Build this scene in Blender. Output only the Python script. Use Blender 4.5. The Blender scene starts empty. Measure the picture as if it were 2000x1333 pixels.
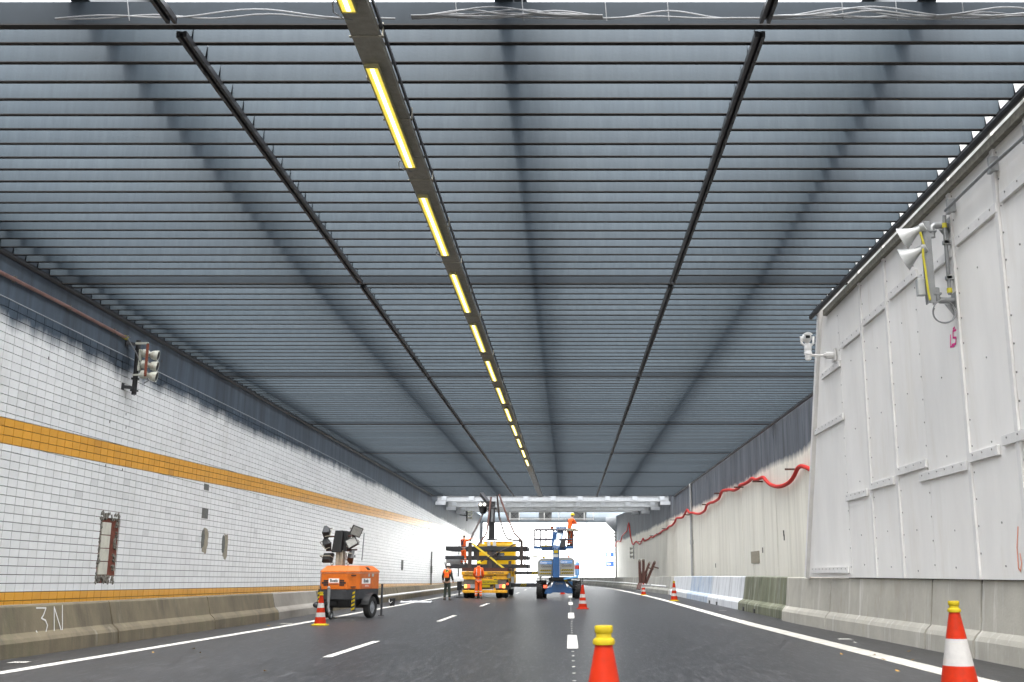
import bpy, bmesh, math, random
from mathutils import Vector, Matrix
random.seed(7)
R = math.radians
SC = bpy.context.scene
COL = SC.collection

# ------------------------------------------------------------------ camera, sky, sun, exposure
F, CX, CY = 2050.0, 1112.0, 666.5          # photograph in pixels (2000 x 1333)
PITCH = math.atan(453.5 / F)
CP, SP = math.cos(PITCH), math.sin(PITCH)
CAMZ = 1.36
cam_d = bpy.data.cameras.new('camera')
cam = bpy.data.objects.new('camera', cam_d); COL.objects.link(cam)
cam.location = (0, 0, CAMZ); cam.rotation_euler = (math.pi / 2 + PITCH, 0, 0)
cam_d.sensor_width = 36; cam_d.lens = 36 * F / 2000; cam_d.shift_x = -(CX - 1000) / 2000
cam_d.clip_end = 6000; cam_d.clip_start = 0.1
cam_d.dof.use_dof = True; cam_d.dof.focus_distance = 32; cam_d.dof.aperture_fstop = 4.5
SC.camera = cam

world = bpy.data.worlds.new('World'); SC.world = world; world.use_nodes = True
wn, wl = world.node_tree.nodes, world.node_tree.links
wn.clear()
sky = wn.new('ShaderNodeTexSky'); sky.sky_type = 'NISHITA'; sky.sun_disc = False
sky.sun_elevation = R(55); sky.sun_rotation = R(170); sky.air_density = 1.0; sky.dust_density = 1.0; sky.ozone_density = 1.0
hs = wn.new('ShaderNodeHueSaturation'); hs.inputs['Saturation'].default_value = 0.16
bg = wn.new('ShaderNodeBackground'); bg.inputs['Strength'].default_value = 0.15
wo = wn.new('ShaderNodeOutputWorld')
wl.new(sky.outputs[0], hs.inputs['Color']); wl.new(hs.outputs[0], bg.inputs['Color']); wl.new(bg.outputs[0], wo.inputs['Surface'])
sun_d = bpy.data.lights.new('sun', 'SUN'); sun_d.energy = 0.8; sun_d.angle = R(30); sun_d.color = (1.0, 0.97, 0.92)
sun = bpy.data.objects.new('sun', sun_d); COL.objects.link(sun)
sun.rotation_euler = (R(35), 0, R(-10))      # high, from behind the camera
SC.view_settings.view_transform = 'Standard'; SC.view_settings.look = 'None'
SC.view_settings.exposure = 3.6; SC.view_settings.gamma = 1.0; SC.view_settings.use_curve_mapping = False
SC.cycles.max_bounces = 8; SC.cycles.diffuse_bounces = 5; SC.cycles.use_denoising = True
SC.cycles.sample_clamp_indirect = 8

# ------------------------------------------------------------------ photograph point -> place in the world
def ray(px, py):
    u, v = (px - CX) / F, (CY - py) / F
    return Vector((u, CP - v * SP, SP + v * CP))
def onY(px, py, Y):
    d = ray(px, py); p = d * (Y / d.y); p.z += CAMZ; return p
def onX(px, py, X):
    d = ray(px, py); p = d * (X / d.x); p.z += CAMZ; return p
def onZ(px, py, Z):
    d = ray(px, py); p = d * ((Z - CAMZ) / d.z); p.z += CAMZ; return p
def lerp(tab, y):
    if y <= tab[0][0]: return tab[0][1]
    for (a, p), (b, q) in zip(tab, tab[1:]):
        if y <= b: return p + (q - p) * (y - a) / (b - a)
    return tab[-1][1]
def road_z(y): return lerp([(-20, .13), (9, .11), (30, 0), (400, 0)], y)
def curve(y): return 0.0 if y < 70 else -(y - 70) ** 2 * 0.000213

# ------------------------------------------------------------------ mesh helper
ORG = {}
class MB:
    def __init__(s): s.v = []; s.f = []; s.m = []; s.t = []
    def add(s, vs, fs, mi=0, tint=0.5):
        o = len(s.v); s.v += [tuple(x) for x in vs]
        for f in fs: s.f.append(tuple(i + o for i in f)); s.m.append(mi); s.t.append(tint)
        return s
    def box(s, c, d, rot=None, mi=0, tint=0.5):
        c = Vector(c); h = Vector(d) / 2
        vs = [Vector((x * h.x, y * h.y, z * h.z)) for x in (-1, 1) for y in (-1, 1) for z in (-1, 1)]
        if rot is not None: vs = [rot @ p for p in vs]
        return s.add([p + c for p in vs], [(0, 1, 3, 2), (4, 6, 7, 5), (0, 4, 5, 1), (2, 3, 7, 6), (0, 2, 6, 4), (1, 5, 7, 3)], mi, tint)
    def span(s, a, b, mi=0):
        a, b = Vector(a), Vector(b)
        return s.box((a + b) / 2, [abs(x) for x in (b - a)], mi=mi)
    def bar(s, p0, p1, w, h, up=(0, 0, 1), mi=0):
        p0, p1 = Vector(p0), Vector(p1); z = (p1 - p0).normalized(); x = z.cross(Vector(up))
        if x.length < 1e-4: x = z.cross(Vector((0, 1, 0)))
        x.normalize(); y = x.cross(z)
        return s.box((p0 + p1) / 2, (w, h, (p1 - p0).length), Matrix((x, y, z)).transposed(), mi)
    def tube(s, pts, r, n=8, mi=0, closed=False):
        pts = [Vector(p) for p in pts]; rs = r if isinstance(r, (list, tuple)) else [r] * len(pts)
        k = len(pts); vs = []; ref = None
        for i, p in enumerate(pts):
            if closed: t = pts[(i + 1) % k] - pts[i - 1]
            else: t = pts[min(i + 1, k - 1)] - pts[max(i - 1, 0)]
            t.normalize()
            if ref is None: ref = t.cross(Vector((0.13, 0.2, 1)));  ref = t.cross(Vector((1, 0, 0))) if ref.length < .05 else ref
            ref = ref - t * ref.dot(t)
            ref.normalize(); b = t.cross(ref)
            vs += [p + (ref * math.cos(2 * math.pi * j / n) + b * math.sin(2 * math.pi * j / n)) * rs[i] for j in range(n)]
        fs = []
        for i in range(k if closed else k - 1):
            a, c = i * n, ((i + 1) % k) * n
            fs += [(a + j, a + (j + 1) % n, c + (j + 1) % n, c + j) for j in range(n)]
        if not closed: fs += [tuple(range(n - 1, -1, -1)), tuple(range((k - 1) * n, k * n))]
        return s.add(vs, fs, mi)
    def lathe(s, prof, c=(0, 0, 0), n=16, rot=None, mi=0, caps=True, mis=None):
        c = Vector(c); vs = []
        for (r, z) in prof:
            for j in range(n):
                p = Vector((r * math.cos(2 * math.pi * j / n), r * math.sin(2 * math.pi * j / n), z))
                vs.append((rot @ p if rot is not None else p) + c)
        o = len(s.v); s.v += [tuple(x) for x in vs]
        for i in range(len(prof) - 1):
            for j in range(n):
                s.f.append((o + i * n + j, o + i * n + (j + 1) % n, o + (i + 1) * n + (j + 1) % n, o + (i + 1) * n + j)); s.m.append(mis[i] if mis else mi); s.t.append(.5)
        if caps:
            s.f.append(tuple(o + j for j in range(n - 1, -1, -1))); s.m.append(mis[0] if mis else mi); s.t.append(.5)
            k = (len(prof) - 1) * n
            s.f.append(tuple(o + k + j for j in range(n))); s.m.append(mis[-1] if mis else mi); s.t.append(.5)
        return s
    def prism(s, poly, ext, mi=0, tint=.5):
        poly = [Vector(p) for p in poly]; ext = Vector(ext); n = len(poly)
        nrm = Vector((0, 0, 0))
        for a, b in zip(poly, poly[1:] + poly[:1]): nrm += a.cross(b)
        if nrm.dot(ext) > 0: poly.reverse()
        return s.add(poly + [p + ext for p in poly], [tuple(range(n)), tuple(range(2 * n - 1, n - 1, -1))] + [((i + 1) % n, i, n + i, n + (i + 1) % n) for i in range(n)], mi, tint)
    def ball(s, c, r, n=10, mi=0, sc=(1, 1, 1), rot=None):
        prof = [(max(1e-4, math.sin(math.pi * i / (n // 2 + 1))) * r, -math.cos(math.pi * i / (n // 2 + 1)) * r) for i in range(n // 2 + 2)]
        m = Matrix.Diagonal(sc); m = rot @ m if rot is not None else m
        return s.lathe(prof, c, n, m, mi)
    def strip(s, sections, mi=0, caps=True):
        n = len(sections[0]); vs = [p for sec in sections for p in sec]; fs = []
        for i in range(len(sections) - 1):
            fs += [(i * n + j, (i + 1) * n + j, (i + 1) * n + (j + 1) % n, i * n + (j + 1) % n) for j in range(n)]
        if caps: fs += [tuple(range(n)), tuple((len(sections) - 1) * n + j for j in range(n - 1, -1, -1))]
        return s.add(vs, fs, mi)
    def mesh(s, name, mats, org=(0, 0, 0), smooth=False, ang=40, tint=False, fixn=False):
        me = bpy.data.meshes.new(name); o = Vector(org)
        me.from_pydata([(x - o.x, y - o.y, z - o.z) for x, y, z in s.v], [], s.f)
        for m in (mats if isinstance(mats, (list, tuple)) else [mats]): me.materials.append(m)
        me.polygons.foreach_set('material_index', s.m)
        if tint:
            at = me.attributes.new('tint', 'FLOAT', 'FACE'); at.data.foreach_set('value', s.t)
        if fixn:
            bm = bmesh.new(); bm.from_mesh(me); bmesh.ops.recalc_face_normals(bm, faces=bm.faces); bm.to_mesh(me); bm.free()
        if smooth:
            me.shade_smooth(); me.set_sharp_from_angle(angle=R(ang))
        me.update(); return me
    def build(s, name, mats, parent=None, smooth=False, label=None, kind=None, bevel=0, org=None, tint=False, fixn=False, ang=40):
        og = ORG.get(parent, Vector((0, 0, 0))) if parent is not None else Vector(org if org is not None else (0, 0, 0))
        o = bpy.data.objects.new(name, s.mesh(name, mats, og, smooth, ang, tint, fixn)); COL.objects.link(o)
        if parent is not None: o.parent = parent
        else: o.location = og
        ORG[o] = og
        if label: o['label'] = label
        if kind: o['kind'] = kind
        if bevel:
            b = o.modifiers.new('bevel', 'BEVEL'); b.width = bevel; b.segments = 2; b.limit_method = 'ANGLE'; b.angle_limit = R(40)
        return o
def tag(o, label, cat, group=None, kind=None):
    o['label'] = label; o['category'] = cat
    if group: o['group'] = group
    if kind: o['kind'] = kind
    return o
def thing(name, label, cat, loc=(0, 0, 0), group=None, local=False):
    o = bpy.data.objects.new(name, None); COL.objects.link(o); o.location = loc; o.empty_display_size = .2
    ORG[o] = Vector((0, 0, 0)) if local else Vector(loc)
    return tag(o, label, cat, group)
def copy_tree(o, parent=None):
    c = o.copy(); COL.objects.link(c)
    if parent is not None: c.parent = parent
    for ch in list(o.children): copy_tree(ch, c)
    return c
def text_mesh(name, s, size, pos, rot, mat, parent, label=None, ext=0.002, align='CENTER', shear=0, bold=0):
    cu = bpy.data.curves.new('txt', 'FONT'); cu.body = s; cu.size = size; cu.extrude = ext; cu.align_x = align; cu.align_y = 'CENTER'; cu.shear = shear; cu.offset = bold
    t = bpy.data.objects.new('txt', cu); COL.objects.link(t)
    bpy.context.view_layer.update()
    me = bpy.data.meshes.new_from_object(t.evaluated_get(bpy.context.evaluated_depsgraph_get()))
    bpy.data.objects.remove(t); bpy.data.curves.remove(cu)
    me.materials.clear(); me.materials.append(mat)
    mx = Matrix.Translation(Vector(pos) - ORG.get(parent, Vector((0, 0, 0)))) @ rot.to_4x4()
    me.transform(mx)
    o = bpy.data.objects.new(name, me); COL.objects.link(o); o.parent = parent
    if label: o['label'] = label
    return o
FRONT = Matrix.Rotation(R(90), 3, 'X')       # lettering that faces the camera (-Y)
def ordw(i): return ['first', 'second', 'third', 'fourth', 'fifth', 'sixth', 'seventh', 'eighth', 'ninth', 'tenth', 'eleventh', 'twelfth', 'thirteenth', 'fourteenth', 'fifteenth', 'sixteenth'][i]

# ------------------------------------------------------------------ materials
def mat(name, col, rough=.6, metal=0., var=.15, scale=3., stretch=(1, 1, 1), bump=0., bscale=40., emit=None, es=0., col2=None, spec=.5, lo=.35, hi=.7):
    m = bpy.data.materials.new(name); m.use_nodes = True
    nt = m.node_tree; N, L = nt.nodes, nt.links; b = N['Principled BSDF']
    b.inputs['Roughness'].default_value = rough; b.inputs['Metallic'].default_value = metal
    b.inputs['Specular IOR Level'].default_value = spec
    g = N.new('ShaderNodeNewGeometry'); mp = N.new('ShaderNodeMapping'); mp.inputs['Scale'].default_value = stretch
    L.new(g.outputs['Position'], mp.inputs['Vector'])
    nz = N.new('ShaderNodeTexNoise'); nz.inputs['Scale'].default_value = scale; nz.inputs['Detail'].default_value = 6; nz.inputs['Roughness'].default_value = .65
    L.new(mp.outputs[0], nz.inputs['Vector'])
    mr = N.new('ShaderNodeMapRange'); mr.inputs[1].default_value = lo; mr.inputs[2].default_value = hi
    L.new(nz.outputs['Fac'], mr.inputs[0])
    mx = N.new('ShaderNodeMix'); mx.data_type = 'RGBA'
    c2 = col2 if col2 else tuple(x * (1 - var) for x in col)
    mx.inputs['A'].default_value = (*col, 1); mx.inputs['B'].default_value = (*c2, 1)
    L.new(mr.outputs[0], mx.inputs['Factor']); L.new(mx.outputs['Result'], b.inputs['Base Color'])
    if bump:
        n2 = N.new('ShaderNodeTexNoise'); n2.inputs['Scale'].default_value = bscale; n2.inputs['Detail'].default_value = 4
        L.new(g.outputs['Position'], n2.inputs['Vector'])
        bp = N.new('ShaderNodeBump'); bp.inputs['Strength'].default_value = bump; bp.inputs['Distance'].default_value = .01
        L.new(n2.outputs['Fac'], bp.inputs['Height']); L.new(bp.outputs[0], b.inputs['Normal'])
    if emit:
        b.inputs['Emission Color'].default_value = (*emit, 1); b.inputs['Emission Strength'].default_value = es
    return m
def nodes(m): return m.node_tree.nodes, m.node_tree.links, m.node_tree.nodes['Principled BSDF']
def mixin(m, fac_socket, col):
    """blend a second colour over the material's base colour where fac is 1"""
    N, L, b = nodes(m); src = b.inputs['Base Color'].links[0].from_socket
    mx = N.new('ShaderNodeMix'); mx.data_type = 'RGBA'
    L.new(fac_socket, mx.inputs['Factor']); L.new(src, mx.inputs['A'])
    if isinstance(col, tuple): mx.inputs['B'].default_value = (*col, 1)
    else: L.new(col, mx.inputs['B'])
    L.new(mx.outputs['Result'], b.inputs['Base Color']); return mx
def math_(N, L, op, a, b=None, c=None, clamp=False):
    n = N.new('ShaderNodeMath'); n.operation = op; n.use_clamp = clamp
    for i, x in enumerate((a, b, c)):
        if x is None: continue
        if isinstance(x, (int, float)): n.inputs[i].default_value = x
        else: L.new(x, n.inputs[i])
    return n.outputs[0]
def noise(N, L, vec, scale, stretch=(1, 1, 1), detail=5, rough=.6):
    mp = N.new('ShaderNodeMapping'); mp.inputs['Scale'].default_value = stretch
    L.new(vec, mp.inputs['Vector'])
    nz = N.new('ShaderNodeTexNoise'); nz.inputs['Scale'].default_value = scale; nz.inputs['Detail'].default_value = detail; nz.inputs['Roughness'].default_value = rough
    L.new(mp.outputs[0], nz.inputs['Vector']); return nz.outputs['Fac']
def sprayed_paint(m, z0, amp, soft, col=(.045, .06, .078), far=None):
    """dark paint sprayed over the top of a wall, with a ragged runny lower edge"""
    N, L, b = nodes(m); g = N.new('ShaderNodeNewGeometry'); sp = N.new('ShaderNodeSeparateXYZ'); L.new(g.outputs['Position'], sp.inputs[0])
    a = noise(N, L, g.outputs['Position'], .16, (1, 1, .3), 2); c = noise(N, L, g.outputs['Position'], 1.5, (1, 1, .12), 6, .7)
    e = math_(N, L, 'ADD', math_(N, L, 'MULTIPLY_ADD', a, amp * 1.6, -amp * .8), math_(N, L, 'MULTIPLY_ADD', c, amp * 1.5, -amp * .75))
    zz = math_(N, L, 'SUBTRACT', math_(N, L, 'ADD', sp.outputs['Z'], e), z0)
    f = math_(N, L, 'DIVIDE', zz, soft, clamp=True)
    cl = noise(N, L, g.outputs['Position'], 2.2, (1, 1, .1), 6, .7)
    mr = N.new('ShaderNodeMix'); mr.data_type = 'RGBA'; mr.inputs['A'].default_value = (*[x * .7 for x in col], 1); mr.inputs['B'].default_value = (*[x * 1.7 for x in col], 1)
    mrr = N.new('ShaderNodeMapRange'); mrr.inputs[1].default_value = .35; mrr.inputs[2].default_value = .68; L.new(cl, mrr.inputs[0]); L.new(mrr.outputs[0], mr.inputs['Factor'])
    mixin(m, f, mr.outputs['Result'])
def drip(m, col, scale=2.5, lo=.5, hi=.75, stretch=(1, 1, .08), amt=.8):
    N, L, b = nodes(m); g = N.new('ShaderNodeNewGeometry'); n = noise(N, L, g.outputs['Position'], scale, stretch, 6, .7)
    mr = N.new('ShaderNodeMapRange'); mr.inputs[1].default_value = lo; mr.inputs[2].default_value = hi; mr.inputs[4].default_value = amt
    L.new(n, mr.inputs[0]); mixin(m, mr.outputs[0], col)

M = {}
M['asphalt'] = mat('asphalt', (.026, .026, .0275), .40, var=.6, scale=.8, stretch=(1.3, .10, 1), bump=.5, bscale=28, spec=.45)
N, L, b = nodes(M['asphalt']); g = N.new('ShaderNodeNewGeometry')
n1 = noise(N, L, g.outputs['Position'], 16, (1, .10, 1), 5, .85); mr = N.new('ShaderNodeMapRange'); mr.inputs[1].default_value = .50; mr.inputs[2].default_value = .62; mr.inputs[4].default_value = .8
L.new(n1, mr.inputs[0]); mixin(M['asphalt'], mr.outputs[0], (.085, .085, .088))
n2 = noise(N, L, g.outputs['Position'], 21, (1, .10, 1), 4, .85); mr = N.new('ShaderNodeMapRange'); mr.inputs[1].default_value = .50; mr.inputs[2].default_value = .60; mr.inputs[4].default_value = .85
L.new(n2, mr.inputs[0]); mixin(M['asphalt'], mr.outputs[0], (.010, .010, .011))
M['paint'] = mat('road_paint', (.66, .64, .585), .6, var=.3, scale=2.5, bump=.2, bscale=30)
M['ground'] = mat('pale_ground', (.5, .5, .47), .9, var=.2, scale=.05)
M['tile'] = mat('white_tile', (.82, .82, .80), .38, spec=.35, var=.06, scale=.9)
M['orange_tile'] = mat('orange_tile', (.80, .39, .05), .3, var=.15, scale=1.2)
for k in ('tile', 'orange_tile'):
    N, L, b = nodes(M[k]); at = N.new('ShaderNodeAttribute'); at.attribute_name = 'tint'
    f = math_(N, L, 'MULTIPLY', at.outputs['Fac'], .22)
    mixin(M[k], f, (.52, .52, .50) if k == 'tile' else (.45, .2, .03))
drip(M['tile'], (.5, .48, .42), 1.1, .56, .85, (1, 1, .25), .45)
sprayed_paint(M['tile'], 6.40, .5, .38)
M['grout'] = mat('grout', (.10, .085, .075), .9, var=.4, scale=5)
M['upper_concrete'] = mat('painted_wall_head', (.5, .5, .48), .55, var=.2, scale=2); sprayed_paint(M['upper_concrete'], 6.3, .35, .2)
M['mortar'] = mat('rough_mortar', (.25, .23, .19), .95, var=.6, scale=14, bump=.9, bscale=50)
M['old_block'] = mat('old_block', (.62, .60, .50), .8, var=.25, scale=5, bump=.3)
M['rust'] = mat('rust', (.20, .055, .03), .85, var=.5, scale=12, bump=.4)
M['grey_patch'] = mat('grey_patch', (.16, .16, .145), .9, var=.4, scale=9, bump=.5)
M['tan_patch'] = mat('tan_patch', (.36, .32, .24), .9, var=.4, scale=11, bump=.5)
M['barrier_l'] = mat('barrier_left_concrete', (.165, .135, .085), .85, var=.4, scale=1.1, stretch=(1, 1, .5), bump=.4, bscale=25)
drip(M['barrier_l'], (.055, .047, .033), 1.4, .48, .75, (1, 1, .15), .85); drip(M['barrier_l'], (.27, .25, .20), 2.6, .60, .75, (1, 1, .12), .6); drip(M['barrier_l'], (.10, .105, .05), .6, .55, .75, (1, 1, 1), .5)
M['barrier_pale'] = mat('barrier_pale_concrete', (.27, .25, .215), .8, var=.25, scale=1.3, bump=.3, bscale=25)
drip(M['barrier_pale'], (.2, .18, .14), 2.2, .58, .8, (1, 1, .15), .7)
M['barrier_r'] = mat('barrier_right_concrete', (.42, .40, .345), .85, var=.22, scale=1.3, bump=.35, bscale=25)
drip(M['barrier_r'], (.60, .59, .55), 3.0, .55, .72, (1, 1, .10), .8); drip(M['barrier_r'], (.24, .19, .11), .7, .58, .8, (1, 1, .4), .5)
M['barrier_moss'] = mat('barrier_mossy', (.17, .18, .115), .9, var=.5, scale=1.6, stretch=(1, 1, .3), bump=.5, bscale=25)
drip(M['barrier_moss'], (.36, .36, .31), 3, .50, .72, (1, 1, .12), .8); drip(M['barrier_moss'], (.055, .06, .035), 1.2, .52, .7, (1, 1, .6), .8)
M['barrier_white'] = mat('barrier_whitewashed', (.66, .68, .70), .75, var=.12, scale=1.5, bump=.3, bscale=25)
drip(M['barrier_white'], (.24, .25, .27), 2.4, .48, .72, (1, 1, .12), .75)
M['barrier_blue'] = mat('barrier_blue_stained', (.50, .56, .63), .75, var=.2, scale=1.5, bump=.3, bscale=25)
drip(M['barrier_blue'], (.15, .27, .48), 1.3, .48, .68, (1, 1, .5), .75); drip(M['barrier_blue'], (.2, .2, .2), 2.4, .55, .75, (1, 1, .12), .6); drip(M['barrier_blue'], (.35, .10, .07), 1.6, .66, .74, (1, 1, .6), .6)
M['barrier_far'] = mat('barrier_far_concrete', (.34, .335, .30), .85, var=.3, scale=.9, stretch=(1, 1, .4)); drip(M['barrier_far'], (.58, .57, .53), 1.5, .55, .75, (1, 1, .15), .7)
M['white_panel'] = mat('white_panel', (.80, .785, .755), .5, var=.1, scale=1.1, stretch=(1, 1, .35)); drip(M['white_panel'], (.58, .53, .43), .8, .57, .85, (1, 1, .2), .6)
drip(M['white_panel'], (.46, .37, .25), 2.6, .64, .8, (1, 1, .06), .5)
M['white_batten'] = mat('white_batten', (.72, .71, .69), .5, var=.12, scale=4)
M['cream'] = mat('cream_concrete', (.80, .77, .67), .8, var=.14, scale=.9, stretch=(1, 1, .25), bump=.25, bscale=12)
N, L, b = nodes(M['cream']); oi = N.new('ShaderNodeObjectInfo'); mixin(M['cream'], math_(N, L, 'MULTIPLY', oi.outputs['Random'], .3), (.62, .60, .53))
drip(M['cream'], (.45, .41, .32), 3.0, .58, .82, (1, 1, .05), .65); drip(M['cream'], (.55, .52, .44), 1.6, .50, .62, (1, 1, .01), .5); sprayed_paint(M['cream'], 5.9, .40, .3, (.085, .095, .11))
M['seam'] = mat('dark_seam', (.10, .09, .08), .9)
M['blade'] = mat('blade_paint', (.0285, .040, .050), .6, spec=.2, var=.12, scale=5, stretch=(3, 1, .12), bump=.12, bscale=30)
N, L, b = nodes(M['blade']); g = N.new('ShaderNodeNewGeometry'); n1 = noise(N, L, g.outputs['Position'], 7, (1, .3, .1), 4, .7)
mr = N.new('ShaderNodeMapRange'); mr.inputs[1].default_value = .45; mr.inputs[2].default_value = .8; mr.inputs[4].default_value = .35; L.new(n1, mr.inputs[0]); mixin(M['blade'], mr.outputs[0], (.054, .068, .078))
oi = N.new('ShaderNodeObjectInfo'); mixin(M['blade'], math_(N, L, 'MULTIPLY', oi.outputs['Random'], .30), (.012, .017, .022))
M['flange'] = mat('flange_shade', (.013, .012, .012), .6, spec=.15, var=.3, scale=8)  # darker than the blades: shade of the down-facing lip put into the colour
M['black_steel'] = mat('black_steel', (.022, .022, .024), .45, var=.4, scale=9)
M['beam_paint'] = mat('beam_paint', (.012, .017, .022), .7, spec=.15, var=.2, scale=3)
M['galv'] = mat('galvanised_steel', (.28, .29, .295), .45, .4, var=.2, scale=6)
M['galv_pale'] = mat('pale_galvanised_steel', (.30, .315, .33), .5, .2, var=.15, scale=2)
M['tray'] = mat('tray_steel', (.30, .285, .235), .5, .5, var=.3, scale=8)
N, L, b = nodes(M['tray']); tc = N.new('ShaderNodeNewGeometry'); mp = N.new('ShaderNodeMapping'); mp.inputs['Scale'].default_value = (11, 11, 11); L.new(tc.outputs['Position'], mp.inputs['Vector'])
vr = N.new('ShaderNodeTexVoronoi'); vr.inputs['Randomness'].default_value = 0; L.new(mp.outputs[0], vr.inputs['Vector']); mixin(M['tray'], math_(N, L, 'LESS_THAN', vr.outputs['Distance'], .22), (.62, .63, .63))  # pale dots painted on for daylight showing through the perforations
M['lamp_glass'] = mat('lamp_glow', (.9, .8, .3), .4, emit=(1, .76, .05), es=.065)
M['lamp_core'] = mat('lamp_core', (1, .95, .7), .4, emit=(1, .92, .42), es=.42)
M['lamp_frame'] = mat('lamp_frame', (.34, .31, .16), .5, .3, var=.2, scale=8)
M['cable'] = mat('grey_cable', (.22, .225, .23), .5, var=.2)
M['cone_red'] = mat('cone_red', (.40, .022, .005), .5, spec=.12, var=.18, scale=8)
drip(M['cone_red'], (.16, .03, .014), 11, .52, .75, (1, 1, .6), .7)
M['cone_white'] = mat('cone_white', (.42, .405, .39), .5, spec=.2, var=.15, scale=9); drip(M['cone_white'], (.40, .33, .24), 9, .60, .78, (1, 1, .6), .7)
drip(M['cone_red'], (.10, .06, .035), 7, .63, .72, (1, 1, .8), .65); drip(M['cone_white'], (.16, .10, .06), 13, .66, .74, (1, 1, .8), .7)
M['cone_yellow'] = mat('cone_yellow', (.44, .33, .012), .5, spec=.2, var=.18, scale=12)
M['yellow'] = mat('yellow_paint', (.80, .40, .01), .45, var=.4, scale=5)
M['cab_yellow'] = mat('cab_yellow', (.85, .52, .01), .35, var=.08, scale=3)
M['orange'] = mat('orange_paint', (.60, .135, .009), .42, var=.28, scale=5)
M['hivis'] = mat('hivis_orange', (.95, .13, .012), .8, var=.25, scale=9, bump=.6, bscale=14)
M['dark_cloth'] = mat('dark_green_cloth', (.03, .04, .03), .9, var=.3, scale=8, bump=.5, bscale=14)
M['navy'] = mat('harness_navy', (.03, .035, .06), .8)
M['reflect'] = mat('reflective_tape', (.62, .62, .60), .35, .2)
M['skin'] = mat('skin', (.50, .28, .19), .55, var=.1)
M['boot'] = mat('boot_leather', (.06, .05, .04), .7)
M['helmet_yellow'] = mat('helmet_yellow', (.80, .66, .02), .35)
M['helmet_white'] = mat('helmet_white', (.80, .80, .78), .35)
M['hair'] = mat('hair_brown', (.07, .045, .03), .8)
M['rubber'] = mat('rubber', (.018, .018, .018), .75, var=.4, scale=14)
M['lift_blue'] = mat('lift_blue', (.006, .075, .23), .4, var=.15, scale=4)
M['lift_pale'] = mat('lift_pale_blue', (.55, .66, .78), .4, var=.15, scale=4)
M['lift_grey'] = mat('lift_grey', (.26, .26, .245), .55, var=.12, scale=4)
M['sticker_blue'] = mat('sticker_blue', (.10, .28, .62), .4)
M['sign_blue'] = mat('sign_blue', (.008, .05, .22), .5)
M['white'] = mat('white_paint', (.80, .80, .79), .45, var=.08)
M['black'] = mat('black_plastic', (.02, .021, .023), .5, var=.3)
M['charcoal'] = mat('charcoal_paint', (.045, .047, .052), .5, var=.25, scale=7)
M['red_hose'] = mat('red_hose', (.60, .032, .022), .6, spec=.25, var=.3, scale=6)
M['red_paint'] = mat('red_paint', (.6, .03, .02), .4)
M['sticker_red'] = mat('sticker_red', (.62, .16, .07), .5)
M['pale_plastic'] = mat('pale_plastic', (.42, .43, .425), .4, var=.08, scale=5)
M['horn_old'] = mat('weathered_horn', (.46, .47, .41), .6, var=.5, scale=9, col2=(.25, .20, .14), lo=.52, hi=.72)
M['copper_pipe'] = mat('copper_pipe', (.35, .20, .17), .4, .4, var=.3)
M['yellow_cable'] = mat('yellow_cable', (.50, .44, .03), .5)
M['grey_pole'] = mat('grey_pole', (.36, .37, .37), .5, .3)
M['glass_dark'] = mat('dark_glass', (.03, .035, .04), .12, spec=.8)
M['lens'] = mat('flood_glass', (.34, .34, .32), .2, spec=.7, var=.3, scale=12)
M['mast'] = mat('mast_steel', (.33, .31, .25), .55, .3, var=.3, scale=8)
M['wood'] = mat('weathered_wood', (.36, .32, .24), .8, var=.3, scale=8)
M['brown_steel'] = mat('brown_primer', (.085, .03, .02), .7, var=.4, scale=9)
M['load_steel'] = mat('load_steel', (.028, .03, .035), .5, var=.3, scale=6)
M['strap_yellow'] = mat('strap_yellow', (.80, .60, .05), .6)
M['strap_black'] = mat('strap_dark', (.06, .045, .04), .7)
M['film'] = mat('wrapping_film', (.66, .68, .70), .35, var=.25, scale=7)
M['chalk'] = mat('chalk', (.72, .71, .68), .9, var=.25, scale=40)
M['pink_paint'] = mat('pink_paint', (.85, .06, .32), .7, var=.15)
M['orange_spray'] = mat('orange_spray', (.90, .35, .22), .7)
M['tail_amber'] = mat('tail_amber', (.9, .35, .03), .3, emit=(1, .42, .05), es=.5)
M['tail_red'] = mat('tail_red', (.75, .07, .03), .3, emit=(1, .12, .04), es=.12)
M['spot_white'] = mat('work_light', (.9, .9, .85), .3, emit=(1, .95, .82), es=.6)
M['leaf'] = mat('dead_leaf', (.45, .26, .06), .8, var=.4, scale=20)
# ================================================================== SETTING
# ground to the horizon, road, markings
mb = MB()
mb.add([(-2500, -60, -.35), (2500, -60, -.35), (2500, 186, -.35), (-2500, 186, -.35)], [(0, 1, 2, 3)])
mb.add([(-2500, 186, -.35), (2500, 186, -.35), (2500, 5000, -40), (-2500, 5000, -40)], [(0, 1, 2, 3)])
o = mb.build('ground', M['ground'], kind='structure')
ys = [-40, -20, -10, 0, 4, 9, 13, 17, 21, 25, 30] + list(range(40, 190, 8))
def sheet(name, xa, xb, ys, lift, m, kind='structure', under=None):
    s = MB(); vs = []
    for y in ys: vs += [(xa(y), y, road_z(y) + lift), (xb(y), y, road_z(y) + lift)]
    s.add(vs, [(2 * i, 2 * i + 1, 2 * i + 3, 2 * i + 2) for i in range(len(ys) - 1)])
    return s.build(name, m, kind=kind)
sheet('road', lambda y: -12.3 + curve(y), lambda y: 11 + curve(y), ys, 0, M['asphalt'])
RL = [(-20, 4.93), (55, 4.9), (65, 4.74), (80, 4.4), (94, 3.95), (115, 2.1), (140, -1.2), (185, -9)]
LL = [(-20, -7.5), (60, -7.4), (75, -7.5), (94, -8.2), (115, -9.6), (140, -12.5), (185, -20)]
def poly_fine(a, b, st=3.0): return [a + (b - a) * i / max(1, int((b - a) / st)) for i in range(max(1, int((b - a) / st)) + 1)]
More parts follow.
